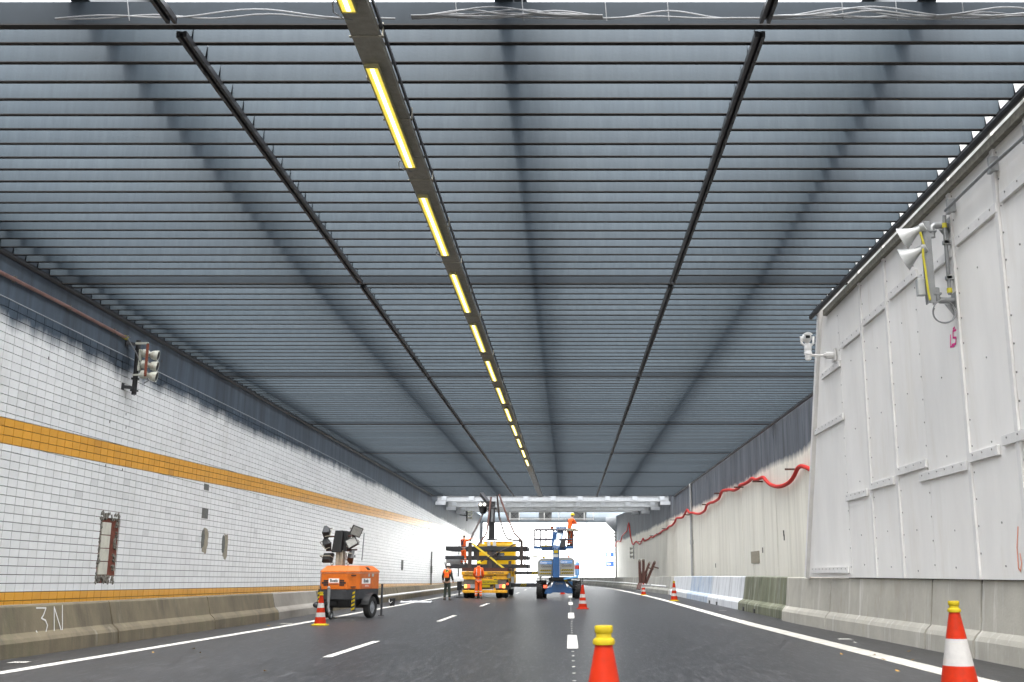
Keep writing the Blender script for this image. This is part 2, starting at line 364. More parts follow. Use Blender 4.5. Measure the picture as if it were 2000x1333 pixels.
sheet('edge_line', lambda y: lerp(RL, y) - .15, lambda y: lerp(RL, y) + .19, poly_fine(-10, 150), .004, M['paint'])
sheet('edge_line', lambda y: lerp(LL, y) - .11, lambda y: lerp(LL, y) + .11, poly_fine(-10, 150), .004, M['paint'])
# raised cross ribs of the right edge line (profiled thermoplastic)
mb = MB()
for i in range(260):
    y = 10 + i * .085; mb.box((4.95, y, road_z(y) + .008), (.34, .035, .008))
mb.build('line_ribs', M['paint'], kind='stuff')
def dash(x, y0, y1, w):
    s = MB()
    vs = []
    for y in (y0, (y0 + y1) / 2, y1): vs += [(x + curve(y) - w / 2, y, road_z(y) + .004), (x + curve(y) + w / 2, y, road_z(y) + .004)]
    s.add(vs, [(0, 1, 3, 2), (2, 3, 5, 4)]); s.build('lane_dash', M['paint'], kind='structure')
for k in range(9): dash(-3.82 + .004 * k * 12, 17.2 + 14.1 * k, 21.6 + 14.1 * k, .15)
for k in range(9): dash(.06, 19.3 + 14.1 * k, 23.9 + 14.1 * k, .2)
mb = MB()
for i in range(58):
    y = 7 + i * 1.05
    if not any(19.0 + 14.1 * k < y < 24.2 + 14.1 * k for k in range(9)): mb.lathe([(.026, 0), (.026, .004), (.012, .006)], (.06, y, road_z(y)), 8)
mb.build('paint_dots', M['paint'], kind='stuff')
# stray paint blobs and leaves on the verge
mb = MB()
for (px, py, w) in ((1650, 1247, .30), (38, 1296, .28), (559, 1217, .35), (1412, 1192, .3), (1670, 1254, .06)):
    p = onZ(px, py, .06 if py > 1240 else .02); mb.add([(p.x - w / 2, p.y - .12, road_z(p.y) + .005), (p.x + w / 2, p.y - .08, road_z(p.y) + .005), (p.x + w * .4, p.y + .13, road_z(p.y) + .005), (p.x - w * .45, p.y + .1, road_z(p.y) + .005)], [(0, 1, 2, 3)])
mb.build('paint_spots', M['paint'], kind='stuff')
mb = MB(); rr = random.Random(3)
for i in range(22):
    px, py = rr.choice([(rr.uniform(1640, 2000), rr.uniform(1245, 1330)), (rr.uniform(1640, 1990), rr.uniform(1250, 1320)), (rr.uniform(10, 600), rr.uniform(1215, 1320))])
    p = onZ(px, py, .06); z = road_z(p.y) + .012; s = rr.uniform(.02, .045); a = rr.uniform(0, 6)
    if p.x > 6.1 or p.x < -8.5: continue
    mb.add([(p.x + s * math.cos(a + q), p.y + s * math.sin(a + q) * 1.2, z + (.02 if q == 0 else 0)) for q in (0, 1.7, 3.1, 4.5)], [(0, 1, 2, 3)])
mb.build('fallen_leaves', M['leaf'], kind='stuff')

# ------------------------------------------------------------------ left tiled wall
XL = -11.86; HB = 6.56 + CAMZ                     # ceiling (underside of the louvres)
tile_top = lambda y: lerp([(20, 7.02), (40, 7.03), (60, 6.93), (95, 6.35), (130, 6.2)], y)
stripe_t = lambda y: lerp([(10, 4.35), (22, 4.556), (40, 4.90), (97, 5.72), (120, 5.83)], y)
stripe_b = lambda y: stripe_t(y) - .535
low_t = lambda y: lerp([(10, 1.04), (22, .975), (40, .85), (66, .73), (98, .48), (170, .3)], y)
TW, TH, G = .387, .181, .008
lw = thing('tiled_wall', 'white tiled tunnel wall with two orange bands and dark painted top', 'wall', (XL, 16, 0))
def wall_sheet(s, X, y0, y1, zb, zt, d, mi=0, st=6):
    y = y0; yy = []
    while y < y1: yy.append(y); y += st
    yy.append(y1)
    secs = [[(X + curve(v), v, zb(v)), (X + curve(v), v, zt(v)), (X + d + curve(v), v, zt(v)), (X + d + curve(v), v, zb(v))] for v in yy]
    s.strip(secs, mi)
s = MB(); wall_sheet(s, XL - .06, -30, 175, lambda y: -.2, lambda y: tile_top(y) + .02, -.5); s.build('wall_backing', M['grout'], lw, fixn=True)
s = MB(); wall_sheet(s, XL - .02, -30, 175, lambda y: tile_top(y) + .021, lambda y: HB + .75 + max(0, y - 92) * .02, -.5); s.build('wall_head', M['upper_concrete'], lw, fixn=True)
# ledge line at the tile top and vertical joints of the head
s = MB(); wall_sheet(s, XL + .01, 8, 175, lambda y: tile_top(y) - .002, lambda y: tile_top(y) + .016, -.08); s.build('tile_ledge', mat('ledge', (.40, .42, .43), .6), lw, fixn=True)
# niche knocked into the tiles
nic = [onX(x, y, XL) for (x, y) in ((200, 1011), (229, 1016), (213, 1128), (189, 1125))]
ny0 = min(p.y for p in nic); ny1 = max(p.y for p in nic); nz1 = max(p.z for p in nic); nz0 = min(p.z for p in nic)
named = []; stuff = MB(); rt = random.Random(5)
def put_tile(y0, y1, zb0, zt0, zb1, zt1, mi):
    if min(zt0 - zb0, zt1 - zb1) < -.001 or max(zt0 - zb0, zt1 - zb1) < .012: return
    a = [(y0 + G, zb0 + G), (y1 - G, zb1 + G), (y1 - G, max(zt1 - G, zb1 + G)), (y0 + G, max(zt0 - G, zb0 + G))]
    cy = (y0 + y1) / 2; cz = (zb0 + zt1) / 2
    if ny0 - .05 < cy < ny1 + .05 and nz0 - .05 < cz < nz1 + .05: return
    t = .003 * rt.random()
    fr = [(XL + t + curve(p[0]), p[0], p[1]) for p in a]; bk = [(XL - .058 + curve(p[0]), p[0], p[1]) for p in a]
    tint = rt.random() ** 2 * (1.0 if rt.random() < .93 else 2.5)
    keep = len(named) < 292 and y0 > 20.7 and max(zt0, zt1) > .55 and mi is not None
    tgt = MB() if keep else stuff
    tgt.add(fr + bk, [(3, 2, 1, 0), (0, 1, 5, 4), (1, 2, 6, 5), (2, 3, 7, 6), (3, 0, 4, 7)], mi if not keep else 0, tint)
    if keep: named.append((tgt, mi))
y = -30.344
while y < 168:
    ya, yb = y, y + TW; y += TW
    lo = lambda v, k: low_t(v) + k * TH
    for k in (-2, -1): put_tile(ya, yb, lo(ya, k), lo(ya, k + 1), lo(yb, k), lo(yb, k + 1), 1)
    k = 0
    while lo(ya, k) < stripe_b(ya):
        put_tile(ya, yb, lo(ya, k), min(lo(ya, k + 1), stripe_b(ya)), lo(yb, k), min(lo(yb, k + 1), stripe_b(yb)), 0); k += 1
    for k in range(3):
        q = .535 / 3
        put_tile(ya, yb, stripe_b(ya) + k * q, stripe_b(ya) + (k + 1) * q, stripe_b(yb) + k * q, stripe_b(yb) + (k + 1) * q, 1)
    k = 0
    while tile_top(ya) - k * TH > stripe_t(ya):
        put_tile(ya, yb, max(tile_top(ya) - (k + 1) * TH, stripe_t(ya)), tile_top(ya) - k * TH, max(tile_top(yb) - (k + 1) * TH, stripe_t(yb)), tile_top(yb) - k * TH, 0); k += 1
for t, mi in named: t.build('tile', M['orange_tile'] if mi else M['tile'], lw, tint=True)
stuff.build('tiles', [M['tile'], M['orange_tile']], lw, kind='stuff', tint=True)
# niche contents
s = MB(); s.box((XL - .045, (ny0 + ny1) / 2, (nz0 + nz1) / 2), (.02, ny1 - ny0 + .5, nz1 - nz0 + .4)); s.build('niche_back', M['rust'], lw)
rn = random.Random(9); s = MB()
for i in range(150):
    e = rn.random()
    if e < .30: yy, zz = rn.uniform(ny0 - .12, ny1 + .12), nz1 + rn.uniform(-.03, .14)
    elif e < .60: yy, zz = rn.uniform(ny0 - .12, ny1 + .12), nz0 - rn.uniform(-.03, .14)
    elif e < .8: yy, zz = ny0 - rn.uniform(-.03, .09), rn.uniform(nz0, nz1)
    else: yy, zz = ny1 + rn.uniform(-.03, .09), rn.uniform(nz0, nz1)
    q = rn.uniform(.03, .07); s.box((XL - .02 + rn.uniform(0, .02), yy, zz), (.05, q * 1.3, q), Matrix.Rotation(rn.uniform(0, 3), 3, 'X'))
s.build('broken_edge', M['mortar'], lw)
bh = (nz1 - nz0 - .16) / 4
for k in range(4):
    s = MB(); s.box((XL - .03, ny0 + .36 * (ny1 - ny0) + .0, nz0 + .06 + bh * (k + .5)), (.05 + .006 * (k % 2), (ny1 - ny0) * .58, bh - .02)); s.build('block', M['old_block'], lw, bevel=.008)
# mortar patches and metal strips on the tiles
def wall_blob(px, py, w, h, m, name, lift, seed):
    c = onX(px, py, XL); rb = random.Random(seed); pts = []
    for i in range(22):
        a = 2 * math.pi * i / 22; q = rb.uniform(.86, 1.1)
        pts.append((XL + lift, c.y + w / 2 * q * math.copysign(abs(math.cos(a)) ** .6, math.cos(a)), c.z + h / 2 * q * math.copysign(abs(math.sin(a)) ** .8, math.sin(a))))
    s = MB(); s.prism(pts, (-.02, 0, 0)); s.build(name, m, lw)
wall_blob(400, 1056, .62, .80, M['tan_patch'], 'mortar_patch', .006, 1); wall_blob(396, 1052, .30, .56, M['grey_patch'], 'filler', .010, 2)
wall_blob(440, 1067, .52, .88, M['tan_patch'], 'mortar_patch', .006, 3); wall_blob(436, 1063, .32, .56, M['grey_patch'], 'filler', .010, 4)
for (x0, y0, x1, y1) in ((399, 945, 407, 959), (395, 992, 405, 1014), (784, 1094, 787, 1114)):
    a = onX(x0, y0, XL); c = onX(x1, y1, XL); s = MB(); s.span((XL, a.y, c.z), (XL + .012, c.y, a.z)); s.build('metal_strip', M['grey_patch'], lw)
for (px, y0, y1) in ((845, 1078, 1142), (905, 1065, 1126)):
    a = onX(px, y0, XL); c = onX(px, y1, XL); s = MB(); s.tube([(XL + .05 + curve(a.y), a.y, a.z), (XL + .05 + curve(a.y), a.y, c.z)], .05); s.box((XL + .06 + curve(a.y), a.y, (a.z * .45 + c.z * .55)), (.1, .5, .6)); s.build('conduit', M['grey_patch'], lw)
# stray marks: drilled holes
s = MB()
for (px, py) in ((262, 771), (246, 809), (214, 824), (246, 835), (450, 889), (206, 910), (239, 918), (316, 706), (870, 951), (95, 700)):
    c = onX(px, py, XL); s.box((XL + .002, c.y, c.z), (.006, .04, .07))
s.build('drill_holes', M['seam'], lw)

# copper conduit along the wall head
def on_wall(px, py, off=.06): return onX(px, py, XL + off)
s = MB(); pts = [on_wall(0, 532), on_wall(120, 593), on_wall(244, 659)]; d = (pts[0] - pts[1]); pts = [pts[0] + d * .6] + pts
s.tube(pts, .045)
cw = thing('wall_conduit', 'copper coloured conduit pipe running along the dark top of the tiled wall', 'pipe', pts[1])
s.build('pipe', M['copper_pipe'], cw, smooth=True)
s = MB(); e = pts[-1]; s.tube([e + (pts[-2] - e).normalized() * .02, e + (e - pts[-2]).normalized() * .1], .06); s.build('end_sleeve', M['yellow_cable'], cw, smooth=True)
for f in (.1, .5, .9):
    q = pts[1].lerp(pts[3], f); s = MB(); s.box((XL + .04, q.y, q.z + .02), (.08, .06, .14)); s.build('clamp', M['grey_patch'], cw)

# ------------------------------------------------------------------ concrete barriers
def barrier(side, xs, y0, y1, ztop, m, label, gap=.02, base=.3, ledge=.09, thick=.35, batter=.12, name='concrete_barrier', group=None, crv=False):
    n = max(2, int((y1 - y0) / 3) + 1); secs = []
    for i in range(n):
        y = y0 + gap / 2 + (y1 - y0 - gap) * i / (n - 1); x = xs(y); g = road_z(y) - .02; t = ztop(y)
        prof = [(0, g), (.02, base * .8 + g), (.06, base + g), (.06 + ledge, base + .08 + g), (.06 + ledge + batter * .8, t - .03), (.06 + ledge + batter, t), (.06 + ledge + batter + thick, t), (.06 + ledge + batter + thick, g)]
        secs.append([(x + side * a, y, b) for a, b in prof])
    s = MB(); s.strip(secs); c = secs[0][0]
    o = s.build(name, m, org=(c[0], c[1], 0), fixn=True, bevel=.012); return tag(o, label, 'barrier', group)
xl = lambda y: -8.62 - .004 * (y - 16) + min(0, (lerp(LL, y) + 7.5) * .55)
zl = lambda y: lerp([(0, .93), (16, .86), (36, .76), (72, .58), (150, .5)], y)
jl = [2.6, 8.9, 14.9, 20.9, 26.6, 32.5, 38.2, 44.2, 50.2, 56.2, 62.2, 68.2]
LLAB = {1: 'weathered brown barrier block under the tiled wall, mostly cut off by the left picture edge', 2: 'brown stained concrete barrier block with the chalk mark 3N on it', 3: 'second brown barrier block beyond the chalk mark, streaked, below the wall niche',
        4: 'reddish stained barrier block below the two mortar patches', 5: 'paler streaked barrier block just before the orange light tower'}
for i in range(len(jl) - 1):
    if i == 0: continue
    lab = LLAB.get(i) or f'low concrete barrier block under the tiled wall, {ordw(i - 6)} one beyond the orange light tower'
    if i == 6: lab = 'low concrete barrier block under the tiled wall, directly behind the orange light tower'
    elif i > 6: lab = f'low concrete barrier block under the tiled wall, {ordw(i - 7)} one past the orange light tower'
    barrier(-1, xl, jl[i], jl[i + 1], zl, M['barrier_pale'] if i == 5 else M['barrier_l'], lab, group='barrier blocks under the tiled wall', gap=.06)
barrier(-1, xl, 68.2, 150, zl, M['barrier_l'], 'long low concrete barrier running out of the tunnel behind the yellow truck', group='barrier blocks under the tiled wall')
bl = bpy.data.objects[[o.name for o in bpy.data.objects if o.get('label') == LLAB[2]][0]]
def ribbon(s, pts, w, nrm, lift):
    """a flat painted stroke"""
    nrm = Vector(nrm).normalized()
    for a, b in zip(pts, pts[1:]):
        a, b = Vector(a), Vector(b); d = (b - a).normalized(); q = nrm.cross(d) * w / 2; l = nrm * lift
        a2, b2 = a - d * w * .3, b + d * w * .3
        s.add([a2 - q + l, b2 - q + l, b2 + q + l, a2 + q + l], [(0, 1, 2, 3)])
def on_left_barrier(px, py):
    # face of the upper part of the barrier: iterate onto the battered plane
    X = -8.8
    for _ in range(6):
        p = onX(px, py, X); g = road_z(p.y); t = (p.z - (.38 + g)) / max(.1, zl(p.y) - .03 - .38 - g); X = xl(p.y) - (.15 + .096 * t)
    return p
st3 = [[(70, 1188), (79, 1188), (89, 1188), (84, 1202), (80, 1208), (88, 1212), (92, 1222), (88, 1238), (80, 1245), (74, 1240), (70, 1233)], [(105, 1239), (105, 1186), (121, 1239), (121, 1183)]]
s = MB()
for k in st3: ribbon(s, [on_left_barrier(*p) for p in k], .024, (1, -.02, .12), .008)
s.build('chalk_mark', M['chalk'], bl, label='white chalk writing 3N')

xr = lambda y: 6.25 + .0 * y + (min(0, lerp(RL, y) - 4.9) if y > 60 else 0)
zr = lambda y: lerp([(0, 1.27), (45, 1.24), (60, 1.2), (110, .95), (150, .75)], y)
jr = [(2, 8.4, 'barrier_r', None), (8.4, 14.6, 'barrier_r', 'beige barrier block at the right picture edge, lime streaked, behind the near cone'), (14.6, 16.9, 'barrier_r', 'short pale barrier block left of the nearest yellow topped cone, clean grey'),
      (16.9, 19.2, 'barrier_r', 'short beige barrier block with a rusty smear near its top joint'), (19.2, 26.6, 'barrier_r', 'long beige barrier block streaked with white lime under the panel wall'),
      (26.6, 32.0, 'barrier_r', 'beige barrier block under the slanted end of the white panel wall'), (32.0, 41.5, 'barrier_moss', 'dark green mossy barrier block on the right verge'),
      (41.5, 50.8, 'barrier_white', 'whitewashed grey barrier block next to the mossy one'), (50.8, 60.0, 'barrier_blue', 'blue stained white barrier block behind the far verge cone'), (60.0, 70.2, 'barrier_white', 'streaked white barrier block beside the leaning brown props')]
for (a, b2, m, lab) in jr:
    if lab is None: continue
    wide = m != 'barrier_r'
    barrier(1, (lambda y: 6.45) if wide and a < 45 else (xr if not wide else (lambda y: 6.5)), a, b2, zr, M[m], lab, base=.36 if not wide else .34, ledge=.08 if not wide else .16, batter=.1 if not wide else .14, group='barrier blocks along the right verge', gap=.075)
barrier(1, lambda y: lerp([(70, 6.45), (84, 5.75), (95, 5.35), (115, 3.5), (140, .4), (175, -6)], y), 70.3, 172, zr, M['barrier_far'], 'long weathered grey concrete wall curving out of the tunnel mouth')
# lifting slots at the foot of the mossy and white blocks
for (px, py) in ((1452, 1193), (1473, 1196), (1400, 1182), (1386, 1181)):
    p = onX(px, py, 6.45); own = [o for o in bpy.data.objects if o.get('label', '').startswith('dark green mossy' if px > 1430 else 'whitewashed grey')][0]
    s = MB(); s.box((6.452, p.y, .07), (.05, .28, .14)); s.build('lifting_slot', M['black'], own)
# white hand rails along both far barriers
for (X0, ya, yb, zf, lab) in ((-1, 46, 120, .33, 'white pipe rail fixed low along the barrier under the tiled wall'), (1, 70.5, 150, .42, 'white pipe rail fixed along the curving grey wall')):
    pts = []; v = ya
    while v <= yb:
        x = xl(v) + .22 if X0 < 0 else lerp([(70, 6.45), (84, 5.75), (95, 5.35), (115, 3.5), (140, .4), (175, -6)], v) - .12
        pts.append((x, v, zf + (.0 if X0 < 0 else .1))); v += 4
    r = thing('pipe_rail', lab, 'rail', pts[0]); s = MB(); s.tube(pts, .05); s.build('rail', M['white'], r, smooth=True)
    for p in pts:
        s = MB(); s.tube([p, (p[0] + (-.18 if X0 < 0 else .10), p[1], p[2] + .01)], .025, 6); s.build('holder', M['grey_pole'], r)

# ------------------------------------------------------------------ right white panel wall
XR = 6.42
pw = thing('panel_wall', 'white sheet panel wall with riveted battens above the right barrier', 'wall', (XR, 14, 1.2))
ends = lambda z: lerp([(1.2, 28.9), (2.6, 28.2), (4.6, 27.2), (7.7, 25.7)], z)
seams = [4.0, 5.9, 7.8, 9.7, 11.6, 13.5, 15.35, 17.45, 19.35, 21.4, 23.35, 24.95]
def py_of(px): return onX(px, 800, XR).y
ribx = [(2062, 1), (1986, 1), (1888, 1), (1806, 0), (1746, 1), (1694, 1), (1647, 0)]
ribs = sorted([(py_of(x), r) for x, r in ribx]); first = ribs[0][0]
allr = [(first - 1.95 * k, k % 3 != 1) for k in range(1, 5)]; allr = sorted(allr + ribs)
ZT = HB + .45
cols = [allr[0][0] - 1.9 * q for q in range(18, 0, -1)] + [a for a, _ in allr]
for a, b2 in zip(cols, cols[1:]):
    for (z0, z1) in ((1.26, ZT),):
        s = MB(); jx = .006 * random.random(); s.box((XR + .03 + jx, (a + b2) / 2, (z0 + z1) / 2), (.06, b2 - a - .012, z1 - z0 - .010)); s.build('panel', M['white_panel'], pw)
s = MB(); a = cols[-1] + .006; s.prism([(XR, a, 1.26), (XR, ends(1.26), 1.26), (XR, ends(4), 4), (XR, ends(ZT), ZT), (XR, a, ZT)], (.06, 0, 0)); s.build('end_panel', M['white_panel'], pw)
s = MB(); s.span((XR + .065, cols[0], 1.2), (XR + .5, cols[-1] + .6, ZT)); s.build('wall_core', M['seam'], pw)
def on_pw(px, py): return onX(px, py, XR)
bolts = MB()
def bolt(y, z, x=XR - .03): bolts.lathe([(.016, 0), (.016, .012)], (x + .006, y, z), 6, Matrix.Rotation(R(-90), 3, 'Y'))
for (yy, isrib) in allr:
    if isrib:
        s = MB(); s.box((XR - .019, yy, (1.26 + ZT) / 2), (.038, .12, ZT - 1.27)); s.build('rib', M['white_batten'], pw)
    for k in range(16):
        bolt(yy + (.11 if isrib else .05), 1.5 + k * .42, XR - .002)
        if isrib: bolt(yy - .11, 1.66 + k * .42, XR - .002)
for a, b2 in zip(cols, cols[1:]):
    for k, z in enumerate((2.1, 3.3, 4.6, 6.0, 1.45)): bolt((a + b2) / 2 + random.uniform(-.1, .1), z + random.uniform(-.1, .1), XR - .002)
bats = [((2060, 300), (1958, 389)), ((1950, 396), (1871, 482)), ((1863, 492), (1798, 548)), ((1793, 528), (1740, 585)), ((1732, 593), (1688, 633)), ((1682, 642), (1646, 679)), ((1642, 702), (1608, 743)), ((1649, 811), (1594, 848)),
        ((2080, 832), (1962, 857)), ((1954, 878), (1897, 896)), ((1892, 898), (1800, 944)), ((1812, 898), (1755, 929)), ((1748, 932), (1703, 957)), ((1696, 956), (1655, 979)), ((1660, 1114), (1588, 1114))]
for (p, q) in bats:
    a, c = on_pw(*p), on_pw(*q); y0, y1 = min(a.y, c.y), max(a.y, c.y); z = (a.z + c.z) / 2
    s = MB(); s.box((XR - .0265, (y0 + y1) / 2, z), (.049, y1 - y0, .15)); s.build('batten', M['white_batten'], pw, bevel=.004)
    n = max(2, int((y1 - y0) / .35))
    for i in range(n): bolt(y0 + (y1 - y0) * (i + .5) / n, z + .03, XR - .053)
bolts.build('bolts', mat('bolt_head', (.28, .27, .26), .5, .4), pw, kind='stuff')
s = MB(); s.bar((XR - .03, ends(1.26) + .02, 1.26), (XR - .03, ends(ZT) + .02, ZT), .16, .12, (1, 0, 0)); s.build('end_trim', M['white_batten'], pw)
s = MB(); s.bar((XR + .02, ends(1.26) + .16, 1.26), (XR + .02, ends(ZT) + .16, ZT), .06, .16, (1, 0, 0)); s.build('end_edge', mat('raw_edge', (.34, .27, .21), .8), pw)
s = MB(); s.span((XR - .1, cols[0], HB - .30), (XR - .001, 25.4, HB - .16)); s.build('head_rail', mat('grimy_rail', (.22, .21, .17), .8, var=.5, scale=9), pw)
# paint writing
s = MB()
for k in ([(1857, 655), (1857, 678), (1864, 676)], [(1868, 645), (1862, 647), (1862, 660), (1868, 660), (1867, 672), (1860, 674)], [(1862, 643), (1865, 640)]): ribbon(s, [on_pw(*p) for p in k], .035, (-1, 0, 0), .006)
s.build('pink_mark', M['pink_paint'], pw, label='bright pink spray writing L5')
s = MB()
ribbon(s, [on_pw(*p) for p in ((1989, 1030), (1987, 1070), (1990, 1110), (1994, 1116), (1996, 1100), (1993, 1082))], .03, (-1, 0, 0), .006); s.build('orange_mark', M['orange_spray'], pw, label='faint orange spray loop')
# conduit on the panel wall
cp = thing('panel_conduit', 'thin steel conduit rising along the top of the white panel wall', 'pipe', on_pw(1848, 408))
pts = [onX(x, y, XR - .12) for (x, y) in ((2060, 205), (2000, 268), (1925, 335), (1846, 412))]
s = MB(); s.tube(pts, .025); s.build('pipe', M['galv'], cp, smooth=True)
for (x, y) in ((1940, 321), (1858, 402), (2010, 259)):
    q = onX(x, y, XR - .06); s = MB(); s.box(q, (.14, .08, .22)); s.box(q + Vector((-.05, 0, -.12)), (.06, .14, .04)); s.build('bracket', M['grey_pole'], cp)

# ------------------------------------------------------------------ far right concrete wall
XF = 9.2
fw = thing('plank_wall', 'cream concrete wall of tall planks with dark painted top behind the red hose', 'wall', (XF, 30, 0))
y = 24.0; rp = random.Random(4)
while y < 168:
    w = rp.choice((2.2, 2.6, 3.0, 3.2)); y1 = min(y + w, 168)
    s = MB(); a, c = XF + curve(y) + .008 * rp.random(), XF + curve(y1) + .008 * rp.random(); zt = HB + .7 + max(0, y - 92) * .02
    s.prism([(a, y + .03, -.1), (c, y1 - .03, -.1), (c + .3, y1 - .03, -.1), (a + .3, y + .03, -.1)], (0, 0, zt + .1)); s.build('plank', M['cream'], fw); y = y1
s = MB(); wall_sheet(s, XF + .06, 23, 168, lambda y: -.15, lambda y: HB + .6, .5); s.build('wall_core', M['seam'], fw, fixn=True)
for px in (1353, 1216):
    p = onX(px, 1000, XF); p.x += curve(p.y); s = MB()
    s.tube([(p.x - .12, p.y, .9), (p.x - .12, p.y, HB)], .09); s.tube([(p.x - .08, p.y + .5, .9), (p.x - .08, p.y + .5, HB)], .06); s.box((p.x - .1, p.y + .2, 3.6), (.2, .5, .3)); s.build('down_pipe', M['grey_pole'], fw, smooth=True)
a = onX(1467, 1078, XF); c = onX(1484, 1100, XF); s = MB(); s.span((XF - .02, c.y, c.z), (XF + .01, a.y, a.z)); s.build('patch', M['tan_patch'], fw)
s = MB()
for (px, py) in ((1531, 1042), (1398, 1105), (1332, 1105), (1532, 1050), (1490, 1075)): p = onX(px, py, XF); s.box((XF - .01, p.y, p.z), (.03, .1, .25))
s.build('stain_holes', M['seam'], fw)
# ------------------------------------------------------------------ louvre ceiling
lc = thing('louvre_ceiling', 'dark grey louvre ceiling of cross blades hung over the whole road', 'ceiling', (0, 12, HB))
XLR, XRR = -4.8, 2.36
BAY, NB = 11.7, 22
def x_right(y): return 6.33 if y < 26.4 else 9.1
def blade_mesh(x0, x1):
    s = MB(); x0, x1 = x0 + .0, x1
    prof = [(0, .0), (0, .34), (.035, .345), (.035, .33), (.012, .322), (.012, .012), (-.075, .012), (-.075, 0)]
    s.prism([(x0, a, b) for a, b in prof], (x1 - x0, 0, 0))
    # flange gets its own darker slot: underside shade put into the colour
    for i, f in enumerate(s.f):
        zs = [s.v[j][2] for j in f]; yy = [s.v[j][1] for j in f]
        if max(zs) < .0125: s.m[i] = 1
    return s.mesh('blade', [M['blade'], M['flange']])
segs_mesh = {}
rows = []
b = -1
for b in range(-3, 8):
    for j in range(1, NB):
        y = BAY * b + j * BAY / NB
        if y < -30 or y > 91.4: continue
        if b == 0 and j == NB - 1: y -= .13          # wider slot before the first cross beam
        rows.append(y)
count = 0; rest = MB()
for y in rows:
    for sg, (x0, x1) in enumerate(((XL + .10, XLR - .001), (XLR + .001, XRR - .001), (XRR + .001, x_right(y)))):
        pass
        if y > 10.5 and count < 294:
            key = (sg, round(x1, 2))
            if key not in segs_mesh: segs_mesh[key] = blade_mesh(x0, x1)
            o = bpy.data.objects.new('blade', segs_mesh[key]); COL.objects.link(o); o.parent = lc
            o.location = (0, y - 12 + random.uniform(-.006, .006), random.uniform(-.006, .006)); o.rotation_euler = (R(random.gauss(0, .9)), R(random.gauss(0, .02)), R(random.gauss(0, .03))); count += 1
        else:
            prof = [(0, .0), (0, .34), (.012, .34), (.012, .012), (-.075, .012), (-.075, 0)]; k = len(rest.f)
            rest.prism([(x0, y + a, HB + q) for a, q in prof], (x1 - x0, 0, 0))
            for i in range(k, len(rest.f)):
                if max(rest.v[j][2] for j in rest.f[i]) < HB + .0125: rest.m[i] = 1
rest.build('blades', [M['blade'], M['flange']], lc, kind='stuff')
for k in range(1, 9):
    y = BAY * k if k < 8 else 91.6; s = MB(); xe = x_right(y) + .2
    s.span((XL, y + .0, HB - .02), (xe, y + .10, HB + (.30 if k == 1 else .42))); s.span((XL, y - .05, HB - .04), (xe, y + .06, HB - .021), 1)
    s.build('cross_beam', [M['beam_paint'], M['flange']], lc)
ri = random.Random(2)
for k in range(-1, 8):
    for X in (XLR, XRR):
        y0, y1 = max(-8, BAY * k + .16), min(BAY * (k + 1) - .16, 91.4); s = MB()
        for dx in (-.042, .042): s.span((X + dx - .022, y0, HB - .085), (X + dx + .022, y1, HB - .006))
        s.span((X - .03, y0, HB - .03), (X + .03, y1, HB - .012))
        n = int((y1 - y0) / .27)
        if 5 < y0 < 40 or k == 0:
            for i in range(n): s.lathe([(.009, 0), (.009, .008)], (X + .042, y0 + .13 + i * .27, HB - .093), 5)
        s.build('rail', M['black_steel'], lc)
for X in (-11.3, -6.05, -.81, 4.42, 9.65):
    s = MB(); s.span((X - .12, -30, HB + .35), (X + .12, 92.2, HB + .37)); s.span((X - .03, -30, HB + .371), (X + .015, 92.2, HB + 1.5)); s.span((X - .2, -30, HB + 1.501), (X + .2, 92.2, HB + 1.53))
    s.build('girder', M['charcoal'], lc)
for (X, y0, y1) in ((XL + .10, 6, 92), (XR - .12, 6, 26.6), (XF - .12, 26.6, 92)):
    s = MB(); s.tube([(X, y0, HB - .05), (X, y1, HB - .05)], .055, 8); s.box((X, (y0 + y1) / 2, HB - .0), (.08, y1 - y0, .04)); s.build('edge_rail', M['black_steel'], lc)

# cables lying on the nearest cross beam
cb = thing('cable_bundle', 'loose grey cables draped along the nearest ceiling cross beam', 'cable', (0, BAY, HB))
rc = random.Random(12); yb = BAY - .17
spans = [(-6.2, -2.1, 2), (-1.9, .4, 8), (.2, 2.4, 2), (2.4, 4.6, 7), (4.4, 6.3, 8)]
for (x0, x1, n) in spans:
    for i in range(n):
        amp = rc.uniform(.02, .13); ph = rc.uniform(0, 6); w = rc.uniform(2.5, 5); pts = []
        for k in range(25):
            t = k / 24; x = x0 + (x1 - x0) * t
            sag = math.sin(math.pi * t)
            pts.append((x, yb - rc.uniform(0, .004) - .012 * i, HB - .03 + amp * sag * (.55 + .45 * math.sin(w * x + ph))))
        s = MB(); s.tube(pts, .010, 5); s.build('cable', M['cable'], cb, smooth=True)
for x in (-5.3, -2.6, -1.35, -.55, .45, 1.2, 3.3, 3.95, 4.75):
    s = MB(); s.tube([(x, yb - .02, HB - .06), (x - .03, yb - .1, HB + .27)], .006, 5); s.build('hanger', M['cable'], cb)

